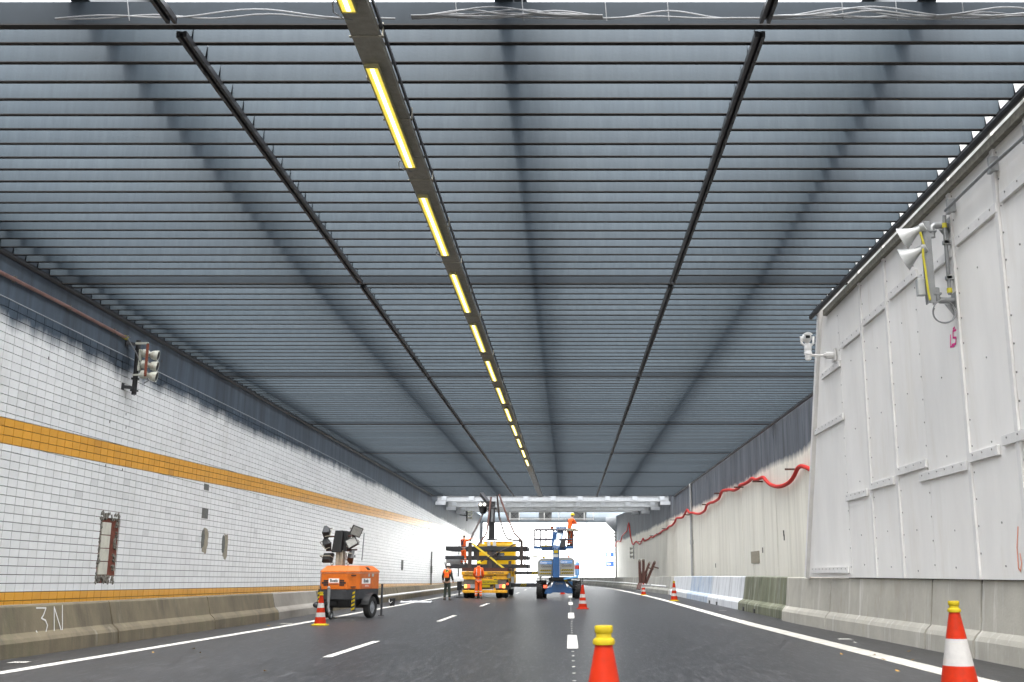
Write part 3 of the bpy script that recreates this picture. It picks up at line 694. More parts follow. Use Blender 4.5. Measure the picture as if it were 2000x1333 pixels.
# ------------------------------------------------------------------ lamp tray and lamps
ZLT = HB - .16
XT0, XT1 = -2.655, -2.325
lt = thing('lamp_tray', 'perforated steel cable tray carrying the yellow lamps under the louvres', 'cable tray', (-2.4, 12, ZLT))
y = 6.0
while y < 91:
    y1 = min(y + 4.78, 91.2); s = MB()
    s.span((XT0, y, ZLT), (XT1, y1 - .02, ZLT + .006)); s.span((XT0 - .006, y, ZLT), (XT0, y1 - .02, ZLT + .07)); s.span((XT1, y, ZLT), (XT1 + .006, y1 - .02, ZLT + .09)); s.build('tray_section', M['tray'] if y < 64 else M['galv_pale'], lt)
    for q in (.9, 3.3):
        s = MB(); s.span((XT0 - .03, y + q, ZLT - .012), (XT1 + .06, y + q + .05, ZLT - .004)); s.span((XT1 + .04, y + q, ZLT - .012), (XT1 + .055, y + q + .05, ZLT + .17)); s.build('hanger_bracket', M['mast'], lt); y = y1
s = MB(); s.span((XT1 + .02, 6, ZLT + .09), (XT1 + .05, 91, ZLT + .14)); s.build('side_rail', M['charcoal'], lt)
def make_lamp():
    r = thing('strip_lamp', '', 'lamp', local=True)
    s = MB(); s.span((-.09, 0, -.028), (.09, 3.45, -.002)); s.span((-.095, 0, -.06), (-.079, 3.45, -.029)); s.span((.079, 0, -.06), (.095, 3.45, -.029)); s.span((-.078, 0, -.06), (.078, .02, -.029)); s.span((-.078, 3.43, -.06), (.078, 3.45, -.029)); s.build('housing', M['lamp_frame'], r)
    s = MB(); s.span((-.077, .022, -.05), (.077, 3.428, -.030)); s.build('diffuser', M['lamp_glass'], r)
    s = MB()
    for i in range(24): s.box((0, .12 + i * .14, -.054), (.05, .125, .006))
    s.build('led_strip', M['lamp_core'], r)
    s = MB(); s.tube([(-.1, 3.2, -.02), (-.17, 3.3, .0), (-.2, 3.5, -.01), (-.12, 3.62, -.02), (0, 3.62, -.045)], .008, 5); s.build('lead', M['cable'], r)
    for q in (.35, 3.0): s = MB(); s.box((-.105, q, -.03), (.03, .1, .04)); s.build('clip', M['mast'], r)
    return r
proto = make_lamp()
for k in range(12):
    o = proto if k == 0 else copy_tree(proto)
    o.location = (-2.55 + .006 * k, 7.62 + 4.78 * k, ZLT - .002)
    tag(o, ('lit yellow strip lamp on the tray, nearest one, cut off by the top picture edge' if k == 0 else 'lit yellow strip lamp on the tray, longest one seen whole' if k == 1 else f'lit yellow strip lamp on the tray, {ordw(k)} from the near end' if k < 11 else 'lit yellow strip lamp on the tray, last and smallest, at the far end'), 'lamp', 'yellow strip lamps along the ceiling tray')

# ------------------------------------------------------------------ far end of the tunnel: galvanised beams, portal, lane signals
def gantry(Y, x0, x1, zb, zt, lab, n=9):
    r = thing('roof_beam', lab, 'beam', ((x0 + x1) / 2, Y, zb), 'pale roof beams past the end of the louvres'); sft = curve(Y)
    s = MB(); s.span((x0 + sft, Y, zb), (x1 + sft, Y + .5, zb + .10)); s.span((x0 + sft, Y + .2, zb + .101), (x1 + sft, Y + .3, zt - .101)); s.span((x0 + sft, Y, zt - .10), (x1 + sft, Y + .5, zt)); s.build('beam', M['galv'], r)
    for i in range(n):
        x = x0 + .6 + (x1 - x0 - 1.2) * i / (n - 1) + sft; s = MB(); s.span((x - .22, Y - .05, zb + .11), (x + .22, Y + .19, zt - .11)); s.build('stiffener', M['galv_pale'], r)
    for x in (x0 + .3, x1 - .3): s = MB(); s.span((x - .45 + sft, Y + .02, zb - .3), (x + .45 + sft, Y + .48, zb - .005)); s.build('bearing', M['galv_pale'], r)
for i, (Y, zb, zt) in enumerate(((94.5, 7.62, 8.16), (104, 7.72, 8.24), (115, 7.98, 8.42), (128, 8.55, 9.0))):
    gantry(Y, XL + .2, XF - .2, zb, zt, f'pale galvanised roof beam across the tunnel mouth, {ordw(i)} beyond the louvres')
for X in (-7, -.5, 5):
    s = MB(); s.span((X - .15, 93, 8.50), (X + .15, 100.9, 8.9)); tag(s.build('long_beam', M['galv_pale'], org=(X, 93, 8.5)), f'lengthwise pale beam above the first roof beams, {"on the lamp side near the tiled wall" if X == -7 else "in the middle" if X < 0 else "nearest the cream plank wall"}', 'beam', 'lengthwise beams at the tunnel mouth')
# roof slabs added over the open end to cut its daylight, slots left between
for i in range(14):
    y = 91.72 + i * 5.19; s = MB(); s.span((XL - .6 + curve(y), y, 10.7), (XF + .6 + curve(y), y + 4.72, 11.1)); s.build('roof', M['galv_pale'], kind='structure')
YP = 165.0
pt = thing('portal_frame', 'dark blue grey concrete portal beam with slanted corner at the tunnel mouth', 'portal', (-4, YP, 0))
a = onY(943, 1021, YP); c = onY(1183, 1021, YP); e = onY(1201, 1039, YP); t1 = onY(943, 985, YP).z
s = MB(); s.span((a.x - 2, YP, a.z), (c.x, YP + 1.0, a.z + .85)); s.span((a.x - 2, YP + .25, a.z + .851), (e.x + 3, YP + 1, t1 + .8)); s.build('lintel', mat('portal_paint', (.16, .19, .215), .6, var=.2, scale=.6), pt)
s = MB(); s.prism([(c.x + .002, YP, a.z + .85), (c.x + .002, YP, a.z), (e.x, YP, e.z), (e.x, YP, -.2), (e.x + 3, YP, -.2), (e.x + 3, YP, a.z + .85)], (0, 1.0, 0)); s.build('corner', mat('portal_grey', (.33, .35, .37), .7), pt, fixn=True)
s = MB(); s.span((a.x - 3, YP + .1, -.2), (a.x - .0, YP + 1.1, a.z - .003)); s.build('pier', mat('portal_pale', (.45, .47, .5), .7), pt)
YS = 150.0
rl = thing('signal_rail', 'white pipe rail with posts under the portal beam carrying the lane signals', 'rail', onY(1075, 1014, YS))
s = MB(); p, q = onY(990, 1014, YS - .5), onY(1160, 1014, YS - .5); s.bar(p, q, .12, .12); s.build('rail', M['white'], rl)
for px in (996, 1014, 1063, 1091.5, 1141, 1159):
    p, q = onY(px, 999, YS - .55), onY(px, 1016, YS - .55); s = MB(); s.bar(p, q, .12, .12); s.build('post', M['white'], rl)
for i, (x0, x1) in enumerate(((989.5, 1012.5), (1052.5, 1077.5), (1121, 1145.5))):
    p, q = onY(x0, 998.5, YS), onY(x1, 1017.5, YS)
    r = thing('lane_signal', ['grey lane signal box with a dark cross, nearest the crane', 'grey lane signal box with a dark cross, middle one above the lift basket', 'grey lane signal box with a dark cross, beside the lift worker helmet'][i], 'lane signal', ((p.x + q.x) / 2, YS, q.z), 'lane signals under the portal')
    s = MB(); s.span((p.x, YS, q.z), (q.x, YS + .6, p.z)); s.build('box', mat('signal_grey', (.20, .205, .21), .6), r)
    cx, cz, h = p.x + (q.x - p.x) * (.62 if i < 2 else .5), (p.z + q.z) / 2, (p.z - q.z) * .4
    s = MB(); s.bar((cx - h, YS - .02, cz - h), (cx + h, YS - .02, cz + h), .04, .12, (0, 1, 0)); s.bar((cx - h, YS - .025, cz + h), (cx + h, YS - .025, cz - h), .04, .12, (0, 1, 0)); s.build('cross', M['black'], r)
# ================================================================== OBJECTS
# ------------------------------------------------------------------ traffic cones
def make_cone(name, topped, base_yellow, bands, rb=.18):
    r = thing(name, '', 'traffic cone', local=True)
    rt, hb, ht = .048, .035, .90
    f = lambda z: rb + (rt - rb) * (z - hb) / (ht - hb)
    prof = [(f(hb), hb)]; mis = []
    for z0, z1, mi in bands:
        prof += [(f(z0) + (.003 if mi else 0), z0), (f(z1) + (.003 if mi else 0), z1)]; mis += [0, mi]
    prof += [(rt, ht), (rt * .55, ht + .003)]; mis += [0, 0]
    s = MB(); s.lathe(prof, n=32, mis=mis + [0]); s.build('body', [M['cone_red'], M['cone_white']], r, smooth=True)
    s = MB(); q = rb + .065
    pl = [(q * math.copysign(abs(math.cos(a)) ** .45, math.cos(a)), q * math.copysign(abs(math.sin(a)) ** .45, math.sin(a)), 0) for a in [2 * math.pi * i / 28 for i in range(28)]]
    s.prism(pl, (0, 0, .03)); s.lathe([(rb + .05, .028), (rb + .02, .045), (rb + .004, .06)], n=28); s.build('base', M['cone_yellow'] if base_yellow else M['cone_red'], r, bevel=.006)
    s = MB()
    if topped: s.lathe([(.062, .885), (.066, .90), (.062, .915), (.047, .925), (.045, .945), (.053, .955), (.054, .985), (.050, .992), (.03, .992)], n=28); s.build('cap', M['cone_yellow'], r, smooth=True)
    else: s.lathe([(.05, .895), (.047, .925), (.04, .935)], n=24); s.build('cap', M['cone_red'], r, smooth=True)
    return r
bandA = [(.21, .33, 1), (.45, .58, 1)]
cA = make_cone('traffic_cone', True, True, [(.25, .38, 1), (.52, .66, 1)])
cB = make_cone('traffic_cone', False, False, bandA)
cN = make_cone('traffic_cone', True, True, [(.30, .53, 1)], .205)
cR = make_cone('traffic_cone', True, True, [(.10, .18, 1), (.385, .635, 1)], .205)
def place_cone(o, x, y, h, label, rz=0):
    o.location = (x, y, road_z(y)); sc = h / (.992); o.scale = (sc, sc, sc); o.rotation_euler[2] = rz
    tag(o, label, 'traffic cone', 'traffic cones on the road')
def cone_at(o, px, py_base, h_px, label, rz=0):
    p = onZ(px, py_base, road_z(40)); 
    for _ in range(4): p = onZ(px, py_base, road_z(p.y))
    d = p.y * CP + (p.z - CAMZ) * SP; place_cone(o, p.x, p.y, h_px * d / F / .985, label, rz)
def cone_by_top(o, px, py_top, h, label, rz=0):
    p = onZ(px, py_top, h + .11)
    for _ in range(4): p = onZ(px, py_top, h + road_z(p.y))
    place_cone(o, p.x, p.y, h, label, rz)
cone_by_top(cN, 1179, 1222, .96, 'plain red cone with yellow cap, nearest, cut off by the bottom edge', .3)
cone_by_top(cR, 1862, 1174, .993, 'big red and white cone with yellow cap in front of the right barrier', .5)
cone_at(cA, 625, 1222, 63, 'red and white cone with yellow base standing before the orange light tower')
cone_at(cB, 1138, 1190, 48, 'red and white cone with red base beside the wheel of the blue lift')
cone_at(copy_tree(cA), 1317, 1174.5, 38, 'red and white cone with yellow base in front of the blue stained block')
cone_at(copy_tree(cA), 1257, 1163, 27, 'small red and white cone with yellow base beside the leaning brown props')
cone_at(copy_tree(cB), 1099, 1161, 24, 'red cone mostly hidden behind the chassis of the blue lift')

# ------------------------------------------------------------------ helpers for vehicles
def wheel(parent, c, r, w, axis='X', rim=None, n=28, lugs=0, name='wheel'):
    """tyre with rim, axle along X"""
    rot = Matrix.Rotation(R(90), 3, 'Y'); s = MB(); h = w / 2
    s.lathe([(r * .58, -h * .9), (r * .80, -h), (r * .95, -h * .85), (r, -h * .55), (r, h * .55), (r * .95, h * .85), (r * .80, h), (r * .58, h * .9), (r * .57, 0), (r * .58, -h * .9)], c, n, rot, caps=False)
    if lugs:
        for i in range(lugs):
            a = 2 * math.pi * i / lugs
            for sd in (-1, 1):
                q = Matrix.Rotation(a + sd * .09, 3, 'X'); s.box(Vector(c) + q @ Vector((sd * h * .5, 0, r * 1.0)), (h * .95, r * .12, r * .12), q @ Matrix.Rotation(sd * .5, 3, 'Z'))
    o = s.build(name, M['rubber'], parent, smooth=True)
    t = MB()
    for sd in (-1, 1):
        t.lathe([(r * .6, 0), (r * .58, h * .5), (r * .42, h * .35), (r * .2, h * .6), (r * .18, h * .8), (.01, h * .82)], Vector(c) + Vector((sd * h * .12, 0, 0)), n, rot if sd > 0 else Matrix.Rotation(R(-90), 3, 'Y'))
        for k in range(8):
            q = Matrix.Rotation(2 * math.pi * k / 8, 3, 'X'); t.ball(Vector(c) + Vector((sd * h * .62, 0, 0)) + q @ Vector((0, 0, r * .36)), r * .05, 6)
    t.build('rim', rim or M['galv_pale'], o, smooth=True); return o
def hazard(parent, p0, dx, length, h, y_off, n, name='hazard_stripe'):
    """yellow board with leaning black stripes on a face that looks to -Y"""
    p0 = Vector(p0); dx = Vector(dx).normalized(); s = MB(); st = length / n; up = Vector((0, 0, 1)); fw_ = Vector((0, -y_off, 0))
    for i in range(n):
        for k, mi in ((0, 0), (.5, 1)):
            a, b2 = (i + k) * st, (i + k + .5) * st; sk = h * .8
            pts = [p0 + dx * min(max(t, 0), length) + up * z for t, z in ((a, 0), (b2, 0), (b2 + sk, h), (a + sk, h))]
            s.prism([q + fw_ for q in pts], (0, .012, 0), mi)
    s.build(name, [M['cone_yellow'], M['black']], parent)

# ------------------------------------------------------------------ orange light tower trailer
tp = onZ(684, 1211, 0); 
lt2 = thing('light_tower', 'orange mobile light tower trailer with six floodlights by the tiled wall', 'light tower', local=True)
U = .0152
def plan(w, f, l, ch): return [(-f, 0), (f, 0), (w, ch), (w, l - ch * .6), (w - ch * .6, l), (-w + ch * .6, l), (-w, l - ch * .6), (-w, ch)]
P0 = plan(.66, .42, 1.95, .38)
def pz(pl, z, k=1.0, dx=0, dy=0): return [Vector((x * k + dx, (y - .95) * k + .95 + dy, z)) for x, y in pl]
s = MB(); s.strip([pz(P0, .86), pz(P0, 1.34)]); s.build('body', M['orange'], lt2, fixn=True, bevel=.012)
s = MB(); s.strip([pz(P0, 1.345, 1.02), pz(P0, 1.40, 1.015), pz(P0, 1.545, .80), pz(P0, 1.56, .74)]); s.build('lid', M['orange'], lt2, fixn=True, bevel=.01)
s = MB(); s.strip([pz(P0, .57, .97), pz(P0, .855, 1.0)]); s.build('lower_body', M['charcoal'], lt2, fixn=True)
s = MB(); s.span((-.45, .2, .38), (.45, 1.8, .569)); s.span((-.62, .85, .30), (.62, .95, .40)); s.build('chassis', M['black'], lt2)
for sx in (-1, 1):
    wheel(lt2, (sx * .74, 1.0, .325), .325, .2)
    s = MB(); pts = [(sx * .74, 1.0 + .40 * math.cos(a), .325 + .40 * math.sin(a)) for a in [R(10 + 160 * i / 10) for i in range(11)]]
    for p, q in zip(pts, pts[1:]): s.bar(p, q, .24, .02, (0, .01, 1)) if False else s.prism([(p[0] - .13, p[1], p[2]), (q[0] - .13, q[1], q[2]), (q[0] - .13, q[1], q[2] + .02), (p[0] - .13, p[1], p[2] + .02)], (.26, 0, 0))
    s.build('mudguard', M['black'], lt2, fixn=True)
for sx in (-1, 1):
    s = MB(); s.span((sx * .56 - .05, .20, .22), (sx * .56 + .05, .28, .86)); s.build('corner_leg', M['charcoal'], lt2)
    hazard(lt2, (sx * .56 - .05, .20, .20), (1, 0, 0), .10, .001, .004, 1) if False else None
    t = MB()
    for i in range(5):
        z = .24 + i * .115
        for k, mi in ((0, 0), (1, 1)): t.prism([(sx * .56 - .055, .196, z + k * .0575), (sx * .56 + .055, .196, z + k * .0575 + .05), (sx * .56 + .055, .196, z + k * .0575 + .1075), (sx * .56 - .055, .196, z + k * .0575 + .0575)], (0, -.006, 0), mi)
    t.build('hazard_tape', [M['cone_yellow'], M['black']], lt2)
s = MB(); s.tube([(.70, 1.9, .05), (.70, 1.9, 1.0)], .035); s.box((.70, 1.9, .04), (.14, .14, .02)); s.build('rear_leg', M['charcoal'], lt2)
# drawbar with jockey wheel
s = MB(); s.bar((0, .2, .46), (-.15, -.65, .46), .1, .1); s.build('drawbar', M['black'], lt2)
s = MB(); s.tube([(-.02, -.25, .88), (-.02, -.25, .30)], .045); s.tube([(-.02, -.25, .32), (.03, -.22, .16)], .04); s.ball((-.03, -.25, .91), .05); s.build('jockey_post', M['galv'], lt2, smooth=True)
wheel(lt2, (.06, -.22, .12), .12, .07)
s = MB(); s.tube([(-.25, -.3, .42), (-.33, -.2, .95)], .025); s.build('brake_lever', M['black'], lt2)
s = MB(); s.ball((-.22, -.5, .42), .2, 12, sc=(.7, 1, .5)); s.build('hitch_cover', M['black'], lt2, smooth=True)
# vents, latches, plates
def vent(cx, cz, fl):
    s = MB()
    for i in range(4):
        for j in range(3):
            if i == (0 if fl else 3) and j != 1: continue
            s.box((cx + (i - 1.5) * .052, -.004, cz + (j - 1) * .062), (.044, .012, .052))
    s.build('vent', M['black'], lt2)
vent(-.29, 1.05, True); vent(.29, 1.05, False)
s = MB(); s.span((-.17, -.012, 1.02), (.17, -.001, 1.18)); pl8 = s.build('name_plate', M['white'], lt2)
text_mesh('lettering', 'Boels', .12, (0, -.014, 1.115), FRONT, M['black'], pl8, bold=.003)
s = MB(); s.span((-.165, -.018, 1.025), (.165, -.0125, 1.055)); s.build('red_line', M['sticker_red'], pl8)
chd = Vector((.24, .38, 0)).normalized(); chn = Vector((.38, -.24, 0)).normalized()
for z in (1.27, .93):
    s = MB(); s.bar(Vector((.54, .19, z)) - chd * .08 + chn * .01, Vector((.54, .19, z)) + chd * .08 + chn * .01, .03, .03); s.build('latch', M['black'], lt2)
SIDE = Matrix.Rotation(R(90), 3, 'Z') @ FRONT
s = MB(); s.span((.661, .52, 1.02), (.668, 1.10, 1.18)); sp2 = s.build('name_plate', M['white'], lt2)
text_mesh('lettering', 'Boels', .155, (.669, .80, 1.105), SIDE, M['black'], sp2, bold=.003)
s = MB(); s.span((.6685, .52, .90), (.672, 1.10, 1.018)); sr = s.build('rental_plate', M['sticker_red'], lt2); text_mesh('lettering', 'RENTAL', .07, (.6725, .85, .955), SIDE, M['white'], sr)
s = MB(); s.span((.661, .95, 1.23), (.667, 1.05, 1.32)); s.build('sticker', M['pale_plastic'], lt2); s = MB(); s.span((.661, 1.2, 1.23), (.667, 1.34, 1.32)); s.build('sticker', M['pale_plastic'], lt2)
s = MB()
for i in range(3): s.box((.60, .95 + i * .07, 1.475), (.13, .03, .02), Matrix.Rotation(R(40), 3, 'Y'))
s.build('roof_slot', M['black'], lt2)
# mast and floodlights (mast stands over the front third)
MX, MY = -.12, .62
s = MB(); s.span((MX - .13, MY - .1, 1.5), (MX - .02, MY + .12, 2.05)); s.span((MX - .018, MY - .08, 1.5), (MX + .1, MY + .1, 2.02)); s.build('mast', M['mast'], lt2, bevel=.01)
s = MB(); s.prism([(MX - .26, MY - .16, 1.96), (MX + .06, MY - .16, 1.96), (MX + .10, MY - .16, 2.62), (MX - .16, MY - .16, 2.62)], (0, .34, 0)); s.span((MX + .07, MY - .05, 1.99), (MX + .21, MY + .2, 2.60)); s.build('mast_head', M['black'], lt2, bevel=.015)
for z in (2.02, 2.44): s = MB(); s.tube([(MX - .52, MY + .02, z), (MX + .52, MY + .02, z + .02)], .026); s.build('cross_arm', M['brown_steel'], lt2)
s = MB(); s.tube([(MX + .56, MY + .3, 1.72), (MX + .60, MY + .3, 2.55)], .018); s.build('aerial', M['grey_pole'], lt2)
s = MB()
for dx in (-.3, .24): s.tube([(MX + dx, MY, 1.55), (MX + dx - .04, MY, 1.63), (MX + dx, MY, 1.68), (MX + dx + .05, MY, 1.62), (MX + dx, MY, 1.55)], .012, 6)
s.build('lifting_eye', M['mast'], lt2)
def flood(x, z, rx, ry, rz):
    q = Matrix.Rotation(R(rz), 3, 'Z') @ Matrix.Rotation(R(ry), 3, 'Y') @ Matrix.Rotation(R(rx), 3, 'X'); c = Vector((MX + x, MY - .05, z)); s = MB()
    hw, hh = .17, .15
    s.strip([[c + q @ Vector((a * k, yy, b2 * k)) for a, b2 in ((-hw, -hh), (hw, -hh), (hw, hh), (-hw, hh))] for yy, k in ((-.06, 1), (.02, 1), (.12, .6))])
    o = s.build('floodlight', M['black'], lt2, fixn=True, bevel=.008)
    s = MB(); s.box(c + q @ Vector((0, -.064, 0)), (hw * 1.7, .01, hh * 1.7), q); s.build('glass', M['lens'], o)
    s = MB(); s.tube([c + q @ Vector((-hw - .02, 0, 0)), c + q @ Vector((-hw - .02, .16, .0)), c + q @ Vector((hw + .02, .16, 0)), c + q @ Vector((hw + .02, 0, 0))], .015, 6); s.build('bracket', M['mast'], o)
    s = MB(); s.span(c + Vector((-.06, -.03, -.0)) - Vector((0, -.1, .02)), c + Vector((.08, .12, .06))); s.build('ballast', M['galv_pale'], o)
flood(-.52, 2.56, 10, 40, -75); flood(-.46, 2.22, -25, -35, 150); flood(-.42, 1.80, 20, 0, 172)
flood(.50, 2.60, 15, 20, 40); flood(.38, 2.24, -25, -30, 20); flood(.38, 1.82, 10, 30, 120)
lt2.location = (tp.x - .66, tp.y + .55, 0); lt2.rotation_euler = (0, 0, R(-15)); lt2.scale = (1.02, 1.02, 1.02)

# ------------------------------------------------------------------ people
def skin_obj(name, verts, edges, radii, m, parent, sub=1, root=0):
    me = bpy.data.meshes.new(name); me.from_pydata([tuple(v) for v in verts], edges, []); me.materials.append(m)
    o = bpy.data.objects.new(name, me); COL.objects.link(o); o.parent = parent
    o.modifiers.new('skin', 'SKIN').use_smooth_shade = True
    for i, r in enumerate(radii):
        d = me.skin_vertices[0].data[i]; d.radius = r if isinstance(r, tuple) else (r, r); d.use_root = (i == root)
    sb = o.modifiers.new('sub', 'SUBSURF'); sb.levels = sb.render_levels = sub
    return o
def person(label, loc, h, yaw, legs, arms, lean=(0, 0), head=(0, 0), jacket='hivis', trousers='hivis', helmet='helmet_yellow', extra=None, hand_dirs=((0, .3, -1), (0, .3, -1))):
    """legs: (left hip->knee->ankle, right ...) offsets; arms: elbows and hands; local +Y is where the person faces; units of body height"""
    r = thing('person', label, 'person', local=True, group='road workers in orange')
    lx, ly = lean
    pel = Vector((0, 0, .51)); ch = pel + Vector((lx * .6, ly * .6, .17)); sh = pel + Vector((lx, ly, .295)); nk = sh + Vector((head[0] * .2, head[1] * .2, .045)); hd = nk + Vector((head[0], head[1], .075))
    S = [sh + Vector((-.095, 0, 0)), sh + Vector((.095, 0, 0))]; H = [pel + Vector((-.045, 0, -.02)), pel + Vector((.045, 0, -.02))]
    V, E, Rr = [], [], []
    def put(p, q, rad):
        V.append(Vector(p)); Rr.append(rad)
        if q is not None: E.append((q, len(V) - 1))
        return len(V) - 1
    a = put(pel, None, (.07, .05)); c = put(ch, a, (.075, .05)); n = put(sh, c, (.06, .045)); k = put(nk, n, .031)
    f1 = Vector((head[0], head[1] + .02, 0))
    put(hd + Vector((0, -.004, -.02)), k, (.042, .046)); put(hd + Vector((0, 0, .035)), len(V) - 1, (.041, .047)); put(hd + Vector((0, 0, .062)), len(V) - 1, .025)
    tips = []
    for sd in (0, 1):
        e, w = sh + Vector(arms[sd][0]), sh + Vector(arms[sd][1])
        i = put(S[sd], n, .031); i = put(e, i, .025); i = put(w, i, .018); d = Vector(hand_dirs[sd]).normalized(); px = d.cross(Vector((0, 1, .2))).normalized()
        pm = put(w + d * .025, i, (.020, .012))
        for fi, (off, ln) in enumerate(((-.016, .036), (-.006, .042), (.005, .040), (.015, .032))):
            b1 = put(w + d * .048 + px * off, pm, .0055); put(w + d * (.048 + ln * .55) + px * off, b1, .005); put(w + d * (.048 + ln * .9) + px * off + Vector((0, .012, 0)), len(V) - 1, .0042)
        put(w + d * .035 + px * -.03 + Vector((0, .008, 0)), pm, .006)
        kn, an = pel + Vector(legs[sd][0]), pel + Vector(legs[sd][1])
        i = put(H[sd], a, .048); i = put(kn, i, .036); put(an, i, .022)
    body = skin_obj('body', V, E, Rr, M['skin'], r)
    # face
    s = MB(); s.ball(hd + Vector((0, .047, .0)), .010, 8, sc=(.8, 1, 1.5)); s.build('nose', M['skin'], r, smooth=True)
    s = MB()
    for q in (-1, 1): s.ball(hd + Vector((q * .016, .044, .014)), .005, 6)
    s.build('eyes', M['hair'], r, smooth=True); s = MB(); s.box(hd + Vector((0, .045, -.026)), (.022, .004, .004)); s.build('mouth', M['red_hose'], r)
    s = MB()
    for q in (-1, 1): s.ball(hd + Vector((q * .044, 0, 0)), .013, 8, sc=(.4, .8, 1.2))
    s.build('ears', M['skin'], r, smooth=True)
    s = MB(); s.ball(hd + Vector((0, -.012, .004)), .046, 12, sc=(.98, .95, 1.0)); s.build('hair', M['hair'], r, smooth=True)
    # clothes
    V2 = [pel + Vector((0, 0, -.03)), pel + Vector((0, 0, .06)), ch, sh + Vector((0, 0, -.01)), sh + Vector((0, -.004, .028))]; R2 = [(.092, .066), (.086, .064), (.094, .066), (.078, .056), (.045, .042)]; E2 = [(0, 1), (1, 2), (2, 3), (3, 4)]
    for sd in (0, 1):
        e, w = sh + Vector(arms[sd][0]), sh + Vector(arms[sd][1]); b0 = len(V2)
        V2 += [S[sd], S[sd].lerp(e, .5), e, e.lerp(w, .5), w]; R2 += [.043, .041, .036, .033, .028]; E2 += [(3, b0), (b0, b0 + 1), (b0 + 1, b0 + 2), (b0 + 2, b0 + 3), (b0 + 3, b0 + 4)]
    skin_obj('jacket', V2, E2, R2, M[jacket], r)
    V3 = [pel + Vector((0, 0, .02))]; R3 = [(.085, .064)]; E3 = []
    for sd in (0, 1):
        kn, an = pel + Vector(legs[sd][0]), pel + Vector(legs[sd][1]); b0 = len(V3)
        V3 += [H[sd] + Vector((0, 0, -.03)), H[sd].lerp(kn, .6), kn, kn.lerp(an, .5), an + Vector((0, 0, .02))]; R3 += [.060, .053, .046, .042, .042]; E3 += [(0, b0), (b0, b0 + 1), (b0 + 1, b0 + 2), (b0 + 2, b0 + 3), (b0 + 3, b0 + 4)]
    skin_obj('trousers', V3, E3, R3, M[trousers], r)
    for sd in (0, 1):
        an = pel + Vector(legs[sd][1]); s = MB()
        s.strip([[an + Vector((x * w_, y_, z_)) for x, z_ in ((-1, -.043), (1, -.043), (1, t_), (-1, t_))] for y_, w_, t_ in ((-.036, .022, .0), (-.01, .026, .03), (.03, .026, .015), (.075, .026, -.012), (.098, .016, -.022))])
        s.build('boot', M['boot'], r, fixn=True, bevel=.006)
        if trousers == 'hivis':
            kn = pel + Vector(legs[sd][0]); s = MB()
            for t in (.35, .62):
                p = kn.lerp(an, t); d = (an - kn).normalized(); s.tube([p - d * .010, p + d * .010], .0455, 14)
            s.build('leg_band', M['reflect'], r, smooth=True)
    s = MB(); s.lathe([(.060, -.004), (.059, .02), (.050, .045), (.030, .062), (.004, .068)], hd + Vector((0, 0, .026)), 18); s.lathe([(.068, -.002), (.068, .004)], hd + Vector((0, .012, .022)), 18); s.build('helmet', M[helmet], r, smooth=True)
    if extra: extra(r, dict(pel=pel, ch=ch, sh=sh, hd=hd))
    r.location = loc; r.scale = (h, h, h); r.rotation_euler = (0, 0, R(yaw)); return r
LEG = (((-.055, .01, -.23), (-.06, .0, -.468)), ((.055, .01, -.23), (.065, .0, -.468)))
def ex_back(r, j):   # waist belt and back bands
    s = MB(); s.box(j['pel'] + Vector((0, -.012, .085)), (.19, .12, .02)); s.build('belt', M['black'], r, bevel=.004)
    s = MB()
    for q in (-.055, .055): s.bar(j['ch'] + Vector((q, -.066, -.05)), j['sh'] + Vector((q, -.050, .0)), .016, .006, (0, 1, 0))
    s.build('back_band', M['reflect'], r)
    s = MB(); s.ball(j['sh'] + Vector((0, -.025, .045)), .05, 10, sc=(1, .8, .7)); s.build('hood', M['hivis'], r, smooth=True)
p = onZ(934, 1170, 0)
person('worker in full orange rainwear and yellow helmet seen from behind at the truck tail', (p.x, p.y, 0), 1.98, 2, LEG, (((-.125, .02, -.16), (-.075, .10, -.24)), ((.125, .02, -.16), (.08, .10, -.24))), extra=ex_back, hand_dirs=((.4, .6, -.6), (-.4, .6, -.6)))
def ex_vest(r, j):
    s = MB(); s.strip([[j['ch'] + Vector((x * k, y, z)) for x, z in ((-.075, -.07), (.075, -.07), (.05, .09), (-.05, .09))] for y, k in ((-.135, .7), (-.11, 1), (-.05, 1))]); s.build('backpack', M['hivis'], r, fixn=True, bevel=.015)
    s = MB()
    for q in (-1, 1): s.bar(j['sh'] + Vector((q * .05, -.055, .01)), j['ch'] + Vector((q * -.0, -.115, .06)), .022, .012, (0, 1, 0)); s.bar(j['sh'] + Vector((q * .055, .05, .02)), j['sh'] + Vector((q * .05, -.058, .01)), .022, .012)
    s.box(j['ch'] + Vector((0, -.137, -.04)), (.1, .006, .016)); s.build('harness', M['cone_yellow'], r)
    s = MB()
    for q in (-1, 1): s.ball(j['sh'] + Vector((q * .075, -.005, -.03)), .062, 10, sc=(.85, .95, 1.3))
    s.build('vest', M['hivis'], r, smooth=True)
p = onZ(873, 1172.5, 0)
person('worker in dark trousers with orange rucksack and white helmet beside the truck', (p.x, p.y, 0), 1.84, -12, (((-.06, .02, -.23), (-.075, -.01, -.468)), ((.055, .01, -.23), (.075, .0, -.468))), (((-.13, -.02, -.15), (-.15, .06, -.26)), ((.13, -.02, -.15), (.15, .05, -.27))), jacket='dark_cloth', trousers='dark_cloth', helmet='helmet_white', head=(.01, .02), extra=ex_vest)

